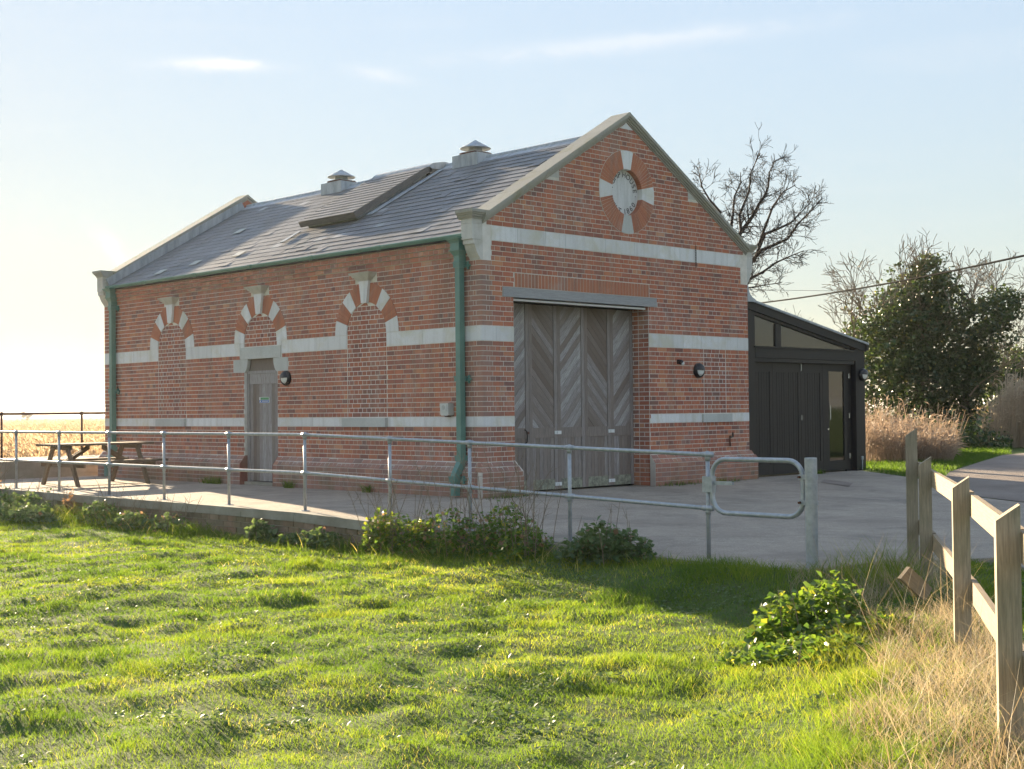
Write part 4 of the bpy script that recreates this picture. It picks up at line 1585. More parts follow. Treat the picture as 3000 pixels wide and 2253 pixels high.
# gutter and downpipes ----------------------------------------------------------
g = MB()
prof = [(-0.005, 3.985), (-0.115, 3.985), (-0.128, 3.975), (-0.125, 3.955), (-0.105, 3.92), (-0.06, 3.895), (-0.005, 3.89)]
g.prism(prof, FP, 0.27, L - 0.27)
for yb in (2.3, 4.15, 6.0, 7.9, 9.8):
    g.prism([(a - 0.006 if a < -0.01 else a, b + (0.004 if b > 3.95 else -0.005)) for a, b in prof], FP, yb - 0.05, yb + 0.05)
g.build('gutter', 'green_paint', house)
for y0, y1, bot in ((0.335, 0.435, True), (11.10, 11.20, True)):
    x0, x1 = -0.133, -0.033
    dp = MB().box(x0, x1, y0, y1, 0.555, 3.55)
    # swan neck out over the plinth
    dp.hexa([(x0 - 0.125, y0, 0.33), (x1 - 0.125, y0, 0.33), (x1 - 0.125, y1, 0.33), (x0 - 0.125, y1, 0.33), (x0 - 0.095, y0, 0.40), (x1 - 0.09, y0, 0.36), (x1 - 0.09, y1, 0.36), (x0 - 0.095, y1, 0.40)])
    dp.hexa([(x0 - 0.095, y0, 0.40), (x1 - 0.09, y0, 0.36), (x1 - 0.09, y1, 0.36), (x0 - 0.095, y1, 0.40), (x0 - 0.03, y0, 0.50), (x1 - 0.025, y0, 0.46), (x1 - 0.025, y1, 0.46), (x0 - 0.03, y1, 0.50)])
    dp.hexa([(x0 - 0.03, y0, 0.50), (x1 - 0.025, y0, 0.46), (x1 - 0.025, y1, 0.46), (x0 - 0.03, y1, 0.50), (x0, y0, 0.56), (x1, y0, 0.56), (x1, y1, 0.56), (x0, y1, 0.56)])
    dp.box(x0 - 0.125, x1 - 0.125, y0, y1, 0.03, 0.33)
    pipe = dp.build('downpipe', 'green_paint', house)
    for zc, dx in ((0.60, 0.0), (0.29, -0.125), (1.80, 0.0), (3.52, 0.0)):
        m = MB()
        m.box(x0 - 0.018 + dx, x1 + 0.018 + dx, y0 - 0.018, y1 + 0.018, zc - 0.05, zc + 0.012)
        m.box(x0 - 0.024 + dx, x1 + 0.024 + dx, y0 - 0.024, y1 + 0.024, zc + 0.013, zc + 0.032)
        # decorative ear with a three-lobed end, on the camera's side
        for (yy, zz, rr) in ((y0 - 0.05, zc - 0.02, 0.022), (y0 - 0.085, zc - 0.02, 0.03), (y0 - 0.085, zc + 0.025, 0.018), (y0 - 0.085, zc - 0.065, 0.018), (y0 - 0.118, zc - 0.02, 0.018)):
            if zc != 0.60:
                m.lathe([(0.001, 0), (rr, 0), (rr, 0.03), (0.001, 0.03)], (x1 + dx - 0.012, yy, zz), 10, 'x')
        m.build('pipe_bracket', 'green_paint', pipe)
    hp = MB()
    yc, xc = (y0 + y1) / 2, (x0 + x1) / 2
    for z0, z1, w0, w1 in ((3.545, 3.57, 0.075, 0.06), (3.57, 3.645, 0.06, 0.062), (3.645, 3.72, 0.062, 0.105), (3.72, 3.735, 0.115, 0.115), (3.735, 3.845, 0.10, 0.10), (3.845, 3.875, 0.112, 0.118), (3.875, 3.895, 0.13, 0.14), (3.895, 3.918, 0.15, 0.155)):
        back = -0.006
        hp.hexa([(xc - w0, yc - w0, z0), (back, yc - w0, z0), (back, yc + w0, z0), (xc - w0, yc + w0, z0), (xc - w1, yc - w1, z1), (back, yc - w1, z1), (back, yc + w1, z1), (xc - w1, yc + w1, z1)])
    hp.build('rainwater_head', 'green_paint', pipe)

# big opening: lintel beam, track, folding doors ---------------------------------
lb = MB()
lb.prism([(0.449, 3.038), (4.09, 3.038), (4.09, 3.190), (0.449, 3.190)], FP, -0.012, 0.30, 0, 0.4)
lint = lb.build('timber_lintel', 'lintel_wood', house)
tr = MB().box(OP0 + 0.004, 2.12, 0.02, 0.06, 2.986, 3.016).box(2.125, 3.82, 0.018, 0.058, 2.984, 3.014)
tr.build('door_track_cover', 'track_white', house)
MB().box(OP0, OP1, 0.10, 0.39, 3.0, 3.036).build('opening_soffit', 'dark_void', house)
MB().box(OP0 - 0.05, OP1 + 0.05, 0.50, 0.55, 0.0, 3.02).build('opening_backing', 'dark_void', house)
YD = 0.36
ZT = 2.985
leafs = [(0.706, 1.353, '/'), (1.357, 1.998, '\\'), (2.002, 2.650, '/'), (2.653, 3.294, '\\'), (3.298, 3.872, '/')]
for (xa, xb, dr) in leafs:
    st = 0.072
    leaf = MB()
    leaf.box(xa, xa + st, YD, YD + 0.05, 0.03, ZT, 0, 0.25 + 0.4 * random.random())
    leaf.box(xb - st, xb, YD, YD + 0.05, 0.03, ZT, 0, 0.25 + 0.4 * random.random())
    leaf.box(xa + st, xb - st, YD + 0.003, YD + 0.05, 0.86, 1.02, 0, 0.4)
    leaf.box(xa, xb, YD + 0.03, YD + 0.055, 0.04, ZT - 0.01, 0, 0.1)
    dl = leaf.build('door_leaf', 'weathered_board_upright', house)
    MB().box(xa + st + 0.001, xb - st - 0.001, YD + 0.004, YD + 0.04, 0.032, 0.195).build('bottom_rail', 'lichen_wood', dl)
    a0, a1 = xa + st + 0.001, xb - st - 0.001
    pitch = 0.135
    sg = 1 if dr == '/' else -1
    zz = 1.02 - 0.75
    while zz < ZT + 0.75:
        # a board is a parallelogram climbing with slope sg
        p = [(a0 - 0.02, zz), (a1 + 0.02, zz + sg * (a1 - a0 + 0.04) * 1.05), (a1 + 0.02, zz + pitch - 0.005 + sg * (a1 - a0 + 0.04) * 1.05), (a0 - 0.02, zz + pitch - 0.005)]
        q = clip_poly(p, a0, a1, 1.022, ZT)
        zz += pitch
        if len(q) >= 3:
            # build about the board's own axis so that the grain follows it
            cxm = sum(a for a, b in q) / len(q)
            czm = sum(b for a, b in q) / len(q)
            ang = math.atan2(sg * 1.05, 1)
            mb = MB()
            ca, sa = math.cos(-ang), math.sin(-ang)
            loc = [((a - cxm) * ca - (b - czm) * sa, (a - cxm) * sa + (b - czm) * ca) for a, b in q]
            mb.prism(loc, lambda a, b, d: (a, d, b), 0.0, 0.018, 0, min(1, max(0, random.gauss(0.74 if dr == '/' else 0.36, 0.26))))
            me = mb.mesh('board', 'weathered_board')
            o = link('board', me, dl, Vector((cxm, YD + 0.012 + random.uniform(0, 0.004), czm)) - org(dl))
            o.rotation_euler = (0, -ang, 0)
    nbv = 6
    bw = (a1 - a0) / nbv
    for i in range(nbv):
        b0 = a0 + i * bw
        MB().box(b0 + 0.0025, b0 + bw - 0.0025, YD + 0.012 + random.uniform(0, 0.003), YD + 0.028, 0.197, 0.858, 0, min(1, max(0, random.gauss(0.4, 0.16)))).build('board', 'weathered_board_upright', dl)
for xx in (2.0, 3.296):
    for z in (0.94, 0.11):
        m = MB().box(xx - 0.075, xx + 0.075, YD - 0.012, YD, z - 0.028, z + 0.028)
        m.box(xx - 0.03, xx + 0.03, YD - 0.028, YD - 0.012, z - 0.018, z + 0.018)
        m.build('door_latch', 'white_plastic', house)
m = MB().tube([(1.235, YD - 0.01, 1.0), (1.245, YD - 0.05, 0.97), (1.26, YD - 0.05, 0.90), (1.25, YD - 0.05, 0.80), (1.235, YD - 0.01, 0.775)], 0.010, 6)
m.build('pull_handle', 'iron_and_backlit_tube', house)
MB().lathe([(0.001, -0.02), (0.02, -0.018), (0.022, 0.0)], (1.315, YD - 0.002, 0.945), 10, 'y').build('door_knob', 'rust', house)

# side door under the middle arch ------------------------------------------------
MB().prism([(5.199, 2.288), (6.495, 2.288), (6.495, 2.498), (5.199, 2.498)], SP, -0.012, 0.2, 0, 0.2).build('door_lintel', 'grey_stone', house)
for sgn, yj, yo_ in ((1, DOOR1, 6.72), (-1, DOOR0, 4.99)):
    arc = [(yj - sgn * 0.11 + sgn * 0.11 * (1 - math.cos(t)), 2.285 - 0.24 * math.sin(t)) for t in [PI / 2 * i / 6 for i in range(7)]]
    MB().prism([(yo_, 2.045), (yo_, 2.285)] + [(yj - sgn * 0.12, 2.285)] + [(yj - sgn * 0.12 * math.cos(PI / 2 * i / 6), 2.285 - 0.24 * math.sin(PI / 2 * i / 6)) for i in range(1, 7)], SP, -0.006, 0.06, 0, 0.4).build('lintel_corbel', 'grey_stone', house)
XD = 0.055
dm = MB()
dm.box(XD, XD + 0.06, DOOR0 + 0.002, DOOR0 + 0.08, 0.06, 2.03, 0, 0.7)
dm.box(XD, XD + 0.06, DOOR1 - 0.08, DOOR1 - 0.002, 0.06, 2.03, 0, 0.7)
dm.box(XD - 0.004, XD + 0.06, DOOR0 + 0.002, DOOR1 - 0.002, 2.02, 2.07, 0, 0.85)
dm.box(XD + 0.02, XD + 0.06, DOOR0 + 0.002, DOOR1 - 0.002, 2.07, 2.288, 0, 0.2)
door = dm.build('side_door', 'weathered_board_upright', house)
MB().box(XD + 0.008, XD + 0.05, DOOR0 + 0.085, DOOR1 - 0.085, 1.83, 2.018, 0, 0.85).build('door_head_rail', 'weathered_board_upright', door)
nb = 9
bw = (DOOR1 - DOOR0 - 0.17) / nb
for i in range(nb):
    y0 = DOOR0 + 0.085 + i * bw
    MB().box(XD + 0.014, XD + 0.05, y0 + 0.002, y0 + bw - 0.002, 0.075, 1.828, 0, min(1, max(0, random.gauss(0.55, 0.2)))).build('board', 'weathered_board_upright', door)
MB().box(-0.02, 0.3, DOOR0 + 0.002, DOOR1 - 0.002, 0.004, 0.058).build('door_threshold', 'old_concrete', house)
MB().box(XD + 0.062, 0.3, DOOR0, DOOR1, 0.06, 2.29).build('door_backing', 'dark_void', house)
for yj, s in ((DOOR1 + 0.0005, 1), (DOOR0 - 0.0005, -1)):
    MB().prism([(-PLN - 0.001, 0.004), (0.05, 0.004), (0.05, 7 * C), (0.0, 7 * C), (-PLN - 0.001, 5 * C)], lambda a, b, d: (a, d, b), *sorted((yj, yj - s * 0.012)), 0, 0.12).build('plinth_end', 'brick', house)


# ------------------------------------------------------------------ fittings on the walls
def bulkhead(loc, nrm, label, group='round bulkhead lamps on the walls'):
    n = Vector(nrm)
    o = thing('bulkhead_lamp', loc, label, 'lamp', group)
    r = 0.132
    MB().lathe([(r, 0.001), (r, 0.035), (r - 0.012, 0.06), (r - 0.03, 0.07), (r - 0.034, 0.05), (0.001, 0.05)], loc, 28, n, 0).build('housing', 'black_plastic', o, smooth=False)
    # lens: a shallow dome, upper half hidden by the eyelid hood
    prof = [(r - 0.035, 0.05), (r - 0.05, 0.075), (r - 0.075, 0.09), (0.001, 0.098)]
    MB().lathe(prof, loc, 28, n).build('lens', 'lamp_lens', o, smooth=True)
    u = Vector((0, 0, 1)).cross(n).normalized()
    w_ = n.cross(u)
    prof2 = [(r - 0.02, 0.055), (r - 0.03, 0.085), (r - 0.06, 0.104), (0.001, 0.112)]
    up0 = 0.0 if w_.z > 0 else PI
    MB().lathe(prof2, loc, 16, n, a0=up0 + 0.06, a1=up0 + PI - 0.06).build('hood', 'black_plastic', o, smooth=True)
    return o


bulkhead((5.205, -0.003, 1.972), (0, -1, 0), 'round black wall lamp on front brickwork right of the folding doors')
bulkhead((-0.003, 5.02, 1.912), (-1, 0, 0), 'round black wall lamp beside the narrow grey side door')
bulkhead((10.80, 0.117, 1.96), (0, -1, 0), 'round black wall lamp on the corner of the black timber annexe')
ps = thing('motion_sensor', (4.655, -0.002, 2.10), 'small black motion sensor on the brick wall left of a round lamp', 'sensor')
MB().box(4.625, 4.685, -0.035, 0.0, 2.08, 2.155).build('mount', 'black_plastic', ps)
MB().sphere((4.66, -0.065, 2.105), 0.045, 12).build('head', 'black_plastic', ps, smooth=True)
MB().lathe([(0.001, 0.035), (0.025, 0.028), (0.032, 0.0)], (4.668, -0.085, 2.085), 10, Vector((0.3, -0.9, -0.3)).normalized()).build('lens', 'white_plastic', ps, smooth=True)
bx = thing('meter_box', (-0.05, 0.73, 1.24), 'pale cream electric box on brick wall beside the green downpipe', 'meter box')
m = MB().prism([(0.635, 1.25), (0.665, 1.235), (0.80, 1.235), (0.82, 1.26), (0.825, 1.425), (0.64, 1.425)], SP, -0.115, -0.002)
m.build('casing', 'cream_plastic', bx)
MB().box(-0.128, -0.115, 0.66, 0.80, 1.30, 1.41).build('cover', 'cream_plastic', bx)
MB().lathe([(0.001, -0.006), (0.034, -0.006), (0.036, 0)], (-0.128, 0.735, 1.36), 16, 'x').build('dial', 'grey_stone', bx)
MB().tube([(-0.06, 0.79, 1.236), (-0.05, 0.78, 1.222), (-0.04, 0.66, 1.224)], 0.008, 6).build('cable_stub', 'rust', bx)
sg = thing('door_sign', (XD - 0.004, 5.81, 1.49), 'small green and blue notice on the grey side door', 'sign')
MB().box(XD - 0.004, XD + 0.013, 5.655, 5.965, 1.485, 1.59).build('plate', 'white_plastic', sg)
MB().box(XD - 0.006, XD - 0.0045, 5.662, 5.925, 1.542, 1.583).build('green_panel', 'sign_green', sg)
MB().box(XD - 0.006, XD - 0.0045, 5.662, 5.958, 1.491, 1.538).build('blue_panel', 'sign_blue', sg)
m = MB()
for i in range(9):
    m.box(XD - 0.0075, XD - 0.0065, 5.68 + i * 0.022, 5.694 + i * 0.022, 1.507, 1.525)
m.lathe([(0.001, 0), (0.015, 0)], (XD - 0.0070, 5.925, 1.515), 12, 'x')
m.build('print', 'white_plastic', sg)
ch = thing('hanging_chain', (5.165, -0.02, 3.80), 'short rusty chain hanging down the upper stone band', 'chain')
for i in range(9):
    z = 4.15 - i * 0.042
    pts = [(5.165 + (0.012 * math.cos(t) if i % 2 else 0), -0.022 + (0 if i % 2 else 0.012 * math.cos(t)), z + 0.026 * math.sin(t)) for t in [2 * PI * k / 8 for k in range(9)]]
    MB().tube(pts, 0.004, 4).build('link', 'iron_and_backlit_tube', ch)
hk = thing('iron_hook', (6.13, -0.02, 0.68), 'rusty iron hook with a dangling latch low on the brickwork', 'hook')
m = MB().tube([(6.20, -0.005, 0.86), (6.17, -0.03, 0.79), (6.09, -0.04, 0.775), (6.06, -0.04, 0.80)], 0.014, 6)
m.build('bracket', 'iron_and_backlit_tube', hk)
MB().tube([(6.065, -0.04, 0.79), (6.07, -0.035, 0.70), (6.085, -0.03, 0.62)], [0.012, 0.014, 0.02], 6).build('bar', 'rust', hk)

# ------------------------------------------------------------------ black timber annexe
ann = thing('timber_annexe', (8.8, 2.5, 0), 'black timber lean-to annexe with sloping roof and folding doors', 'annexe')
YA = 0.12
X0A, X1A = W + 0.003, 10.90
rt = lambda x: 3.36 - 0.1752 * (x - 6.62)
a = MB()
a.prism([(X0A, 0), (7.088, 0), (7.088, 3.10), (X0A, 3.18)], FP, YA, YA + 0.12)
a.build('corner_post', 'black_timber', ann)
MB().prism([(10.56, 0), (X1A, 0), (X1A, 2.46), (10.56, 2.515)], FP, YA, YA + 0.14).build('corner_post', 'black_timber', ann)
MB().prism([(X0A, rt(X0A) - 0.175), (10.93, rt(10.93) - 0.175), (10.93, rt(10.93)), (X0A, rt(X0A))], FP, YA - 0.03, YA + 0.10).build('fascia', 'black_timber', ann)
MB().prism([(7.09, rt(7.09) - 0.235), (10.35, rt(10.35) - 0.235), (10.35, rt(10.35) - 0.177), (7.09, rt(7.09) - 0.177)], FP, YA + 0.005, YA + 0.07).build('window_head', 'black_timber', ann)
MB().box(7.78, 7.965, YA + 0.02, YA + 0.10, 2.462, rt(7.9) - 0.235).build('mullion', 'black_timber', ann)
MB().box(7.05, 10.56, YA - 0.025, YA + 0.06, 2.43, 2.462).build('window_sill', 'black_timber', ann)
MB().box(7.09, 10.56, YA - 0.004, YA + 0.10, 2.243, 2.428).build('door_beam', 'black_timber', ann)
MB().box(7.09, 10.52, YA + 0.006, YA + 0.12, 2.165, 2.238).build('door_head', 'black_timber', ann)
for x0, x1 in ((7.09, 7.78), (7.966, 10.35)):
    pl = [(x0, 2.463), (x1, 2.463), (x1, max(2.464, rt(x1) - 0.236)), (x0, rt(x0) - 0.236)]
    MB().prism(pl, FP, YA + 0.045, YA + 0.051).build('window_pane', 'glass', ann)
# folding doors
YL = YA + 0.09
for i, (xa, xb) in enumerate(((7.09, 7.757), (7.763, 8.708), (8.714, 9.468))):
    m = MB().box(xa, xb, YL + 0.02, YL + 0.045, 0.03, 2.16)
    m.box(xa, xa + 0.07 if i else xa + 0.02, YL, YL + 0.03, 0.03, 2.16).box(xb - 0.09, xb, YL, YL + 0.03, 0.03, 2.16)
    m.box(xa + 0.07, xb - 0.09, YL, YL + 0.03, 1.985, 2.16).box(xa + 0.07, xb - 0.09, YL, YL + 0.03, 0.03, 0.23)
    dl = m.build('door_leaf', 'black_timber', ann)
    n = max(5, int((xb - xa - 0.16) / 0.075))
    w_ = (xb - xa - 0.16) / n
    for k in range(n):
        x = xa + 0.07 + k * w_
        MB().box(x + 0.003, x + w_ - 0.003, YL + 0.008 + random.uniform(0, 0.003), YL + 0.024, 0.232, 1.983, 0, random.random()).build('board', 'black_timber', dl)
m = MB().box(9.474, 9.70, YL, YL + 0.045, 0.03, 2.16).box(10.25, 10.34, YL, YL + 0.045, 0.03, 2.16).box(9.70, 10.25, YL, YL + 0.045, 0.03, 0.225).box(9.70, 10.25, YL, YL + 0.045, 2.02, 2.16)
gd = m.build('glazed_door', 'black_timber', ann)
MB().box(9.70, 10.25, YL + 0.018, YL + 0.024, 0.226, 2.019).build('door_pane', 'glass', gd)
m = MB().tube([(9.665, YL - 0.002, 1.335), (9.665, YL - 0.05, 1.335), (9.665, YL - 0.05, 1.05), (9.665, YL - 0.002, 1.05)], 0.011, 8)
m.build('door_handle', 'chrome', gd)
MB().lathe([(0.001, -0.01), (0.022, -0.01), (0.024, 0)], (9.655, YL, 0.86), 12, 'y').build('lock', 'chrome', gd)
for x_, z_, h_ in ((8.711, 2.08, 0.13), (8.711, 1.10, 0.10), (10.42, 1.93, 0.10), (10.42, 1.12, 0.10), (10.42, 0.31, 0.10)):
    MB().tube([(x_, YL - 0.012, z_ - h_ / 2), (x_, YL - 0.012, z_ + h_ / 2)], 0.010, 6).build('hinge', 'chrome', ann)
MB().box(10.345, 10.56, YA + 0.11, YA + 0.14, 0.0, 2.16).build('door_reveal', 'black_timber', ann)
MB().tube([(10.74, YA - 0.015, 0.02), (10.74, YA - 0.015, 0.24)], 0.012, 6).box(10.715, 10.765, YA - 0.03, YA, 0.22, 0.29).build('conduit', 'galvanised', ann)
# roof, side, back with a wide rear window, floor and inner fittings
YB = 6.2
MB().prism([(X0A, rt(X0A) - 0.02), (10.99, rt(10.99) - 0.02), (10.99, rt(10.99) + 0.02), (X0A, rt(X0A) + 0.02)], FP, YA - 0.06, YB + 0.1).build('roof', 'lead', ann)
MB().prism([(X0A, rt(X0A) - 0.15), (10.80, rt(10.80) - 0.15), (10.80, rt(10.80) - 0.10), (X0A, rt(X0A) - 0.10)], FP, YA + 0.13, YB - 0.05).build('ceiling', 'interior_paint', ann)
for i_ in range(6):
    xr_ = 7.0 + i_ * 0.62
    MB().box(xr_, xr_ + 0.06, YA + 0.15, YB - 0.2, rt(xr_) - 0.30, rt(xr_ + 0.06) - 0.152).build('rafter', 'black_timber', ann)
sm_ = MB().box(X1A - 0.09, X1A - 0.003, YA + 0.141, 0.44, 0.0, 2.47).box(X1A - 0.09, X1A - 0.003, 3.0, YB, 0.0, 2.47)
sm_.box(X1A - 0.09, X1A - 0.003, 0.44, 3.0, 0.0, 0.12).box(X1A - 0.09, X1A - 0.003, 0.44, 3.0, 2.08, 2.47)
sm_.build('side_wall', 'black_timber', ann)
MB().box(X1A - 0.055, X1A - 0.049, 0.442, 2.998, 0.122, 2.078).build('side_pane', 'glass', ann)
MB().box(X1A - 0.12, X1A - 0.092, 0.40, 3.0, 0.71, 0.79).build('side_rail', 'pale_wood', ann)
bk = MB()
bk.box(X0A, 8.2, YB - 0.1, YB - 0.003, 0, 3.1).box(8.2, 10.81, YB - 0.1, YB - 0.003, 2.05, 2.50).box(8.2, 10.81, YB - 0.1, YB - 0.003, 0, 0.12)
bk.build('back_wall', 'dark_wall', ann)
MB().box(X0A, 10.8, YA + 0.2, YB - 0.11, 0.004, 0.05).build('floor', 'old_concrete', ann)
MB().box(8.21, 10.80, YB - 0.05, YB - 0.045, 0.13, 2.04).build('rear_pane', 'glass', ann)
MB().box(8.2, 10.8, YB - 0.14, YB - 0.102, 0.66, 0.76).build('rear_rail', 'pale_wood', ann)
# lead apron where the annexe roof meets the brick
ap = MB()
prof = [(X0A, 3.575), (X0A + 0.045, 3.575), (X0A + 0.06, 3.49), (X0A + 0.11, 3.40), (X0A + 0.19, 3.345), (X0A + 0.28, 3.315), (X0A + 0.28, 3.27), (X0A, 3.27)]
ap.prism(prof, FP, YA - 0.10, YB)
ap.build('lead_apron', 'lead', ann)
# tall thin gutter box on the low side
MB().box(10.91, 11.0, YA - 0.05, YB, 2.46, 2.57).build('gutter', 'black_timber', ann)

# ------------------------------------------------------------------ railings
XR = -3.24
RY = [10.55, 8.735, 7.07, 5.32, 3.61, 1.82, -0.016, -1.794, -3.25, -4.834, -6.685]
dz = lambda y: float(conc_z(0, y))
rail = thing('guard_railing', (XR, 2, 0), 'grey galvanised tube railing along the edge of the concrete deck', 'railing')
tops = [(XR, y, 1.012 + dz(y) * 0.98) for y in RY]
mids = [(XR, y, 0.505 + dz(y) * 1.08) for y in RY]
for nm, pts in (('top_rail', tops), ('lower_rail', mids)):
    full = []
    for i in range(len(pts) - 1):
        p, q = Vector(pts[i]), Vector(pts[i + 1])
        full += [p.lerp(q, k / 3) for k in range(3)]
    full.append(Vector(pts[-1]))
    MB().tube(full, 0.0215, 10).build(nm, 'galvanised', rail, smooth=True)
for y, tp, md in zip(RY, tops, mids):
    z0 = dz(y)
    post = MB().tube([(XR, y, z0 - 0.02), (XR, y, tp[2])], 0.0215, 10).build('post', 'galvanised', rail, smooth=True)
    for p in (tp, md):
        m = MB().sphere(p, 0.037, 10)
        m.tube([(XR, y - 0.06, p[2]), (XR, y + 0.06, p[2])], 0.028, 10)
        m.tube([(XR, y, p[2] - 0.06), (XR, y, p[2])], 0.028, 10)
        m.build('clamp', 'galvanised', post, smooth=True)
    if y > -6:
        MB().lathe([(0.001, z0 + 0.012), (0.058, z0 + 0.012), (0.06, z0 + 0.002)], (XR, y, 0), 14).build('base_plate', 'galvanised', post)

YG = -7.861
gp = thing('gate_post', (XR, YG, -0.2), 'thick round galvanised steel gate post at the edge of the forecourt', 'post')
MB().lathe([(0.001, 0.845), (0.055, 0.845), (0.057, 0.838), (0.057, -0.25)], (XR, YG, 0), 20).build('tube', 'galvanised', gp, smooth=False)
for z in (0.667, 0.433):
    m = MB()
    m.lathe([(0.058, z - 0.02), (0.064, z - 0.02), (0.064, z + 0.02), (0.058, z + 0.02)], (XR, YG, 0), 16)
    m.box(XR - 0.03, XR - 0.005, YG + 0.055, YG + 0.12, z - 0.022, z + 0.022)
    m.build('hinge_strap', 'galvanised', gp)
    MB().tube([(XR - 0.055, YG + 0.10, z), (XR + 0.03, YG + 0.10, z)], 0.012, 8).build('hinge_bolt', 'rust', gp)
gate = thing('tube_gate', (XR, (YG + RY[-1]) / 2, -0.15), 'small swing gate of bent grey tube between railing and thick post', 'gate')
ga, gb = RY[-1] - 0.055, YG + 0.085
gt, gbt = 0.815, 0.295
r = 0.16
pts = []
for (cy, cz, a0) in ((ga - r, gt - r, 0), (gb + r, gt - r, 90), (gb + r, gbt + r, 180), (ga - r, gbt + r, 270)):
    for k in range(7):
        a = D(a0 + 15 * k)
        pts.append((XR, cy + r * math.cos(a), cz + r * math.sin(a)))
pts.append(pts[0])
MB().tube(pts, 0.0245, 10, cap=False).build('frame', 'galvanised', gate, smooth=True)
lt = MB().box(XR - 0.04, XR + 0.03, ga - 0.02, ga + 0.095, 0.49, 0.645)
lt.build('latch_box', 'galvanised', gate)
MB().box(XR - 0.012, XR + 0.012, ga - 0.22, ga - 0.02, 0.565, 0.60).box(XR - 0.014, XR + 0.014, ga - 0.245, ga - 0.215, 0.57, 0.597).build('latch_bar', 'galvanised', gate)

# far platform railing: galvanised tube with its backlit darkness put into the colour
plat = MB()
plat.box(-8, 6.6, 12.32, 14.9, -0.45, 0.36)
for i in range(2):
    plat.box(-8, 6.6, 12.305, 12.32, 0.08 + i * 0.14, 0.085 + i * 0.14)
plat.build('concrete_platform', 'old_concrete', label='raised board-marked concrete platform behind the picnic table', cat='platform')
fr = thing('far_railing', (-1, 14.6, 0.36), 'dark backlit tube railing along the far concrete platform', 'railing')
FY = 14.65
FX0, FX1 = -0.91, 0.99
fx = [-6.6, -4.7, -2.8, FX0, FX1, 2.9, 4.8]
fz = 1.34
MB().tube([(-8.5, FY, fz), (6, FY, fz)], 0.026, 8).build('top_rail', 'iron_and_backlit_tube', fr, smooth=True)
for x in fx:
    po = MB().tube([(x, FY, 0.34), (x, FY, fz)], 0.026, 8).build('post', 'iron_and_backlit_tube', fr, smooth=True)
    MB().sphere((x, FY, fz), 0.05, 10).build('clamp', 'iron_and_backlit_tube', po, smooth=True)

# ------------------------------------------------------------------ retaining wall under the deck
rw = thing('retaining_wall', (EDGE, 3, -0.5), 'low mossy brick retaining wall with a concrete coping under the deck', 'wall')
wb = MB().box(EDGE + 0.012, EDGE + 0.10, -6.0, 12.3, -0.6, -0.094)
wb.build('core', 'old_concrete', rw)
yy = -6.0
while yy < 12.3:
    le = random.uniform(1.2, 1.9)
    y1 = min(yy + le, 12.3)
    z0 = dz((yy + y1) / 2)
    q = lambda y: dz(y) + 0.004
    MB().hexa([(EDGE - 0.035, yy + 0.004, q(yy) - 0.115), (EDGE + 0.16, yy + 0.004, q(yy) - 0.115), (EDGE + 0.16, y1 - 0.004, q(y1) - 0.115), (EDGE - 0.035, y1 - 0.004, q(y1) - 0.115),
               (EDGE - 0.030, yy + 0.004, q(yy) + 0.004), (EDGE + 0.16, yy + 0.004, q(yy) + 0.004), (EDGE + 0.16, y1 - 0.004, q(y1) + 0.004), (EDGE - 0.030, y1 - 0.004, q(y1) + 0.004)], 0, random.random()).build('coping_slab', 'old_concrete', rw)
    yy = y1
for k in range(5):
    z1 = -0.118 - k * 0.078
    y = -5.5 + (0.11 if k % 2 else 0)
    while y < 10.5:
        y1 = y + 0.225
        zz = z1 + dz(y)
        if y < 6.5:
            MB().box(EDGE - 0.004 - random.random() * 0.008, EDGE + 0.02, y + 0.005, y1 - 0.005, zz - 0.068, zz, 0, random.random(), random.random() * 0.5).build('brick', 'old_brick', rw)
        y = y1

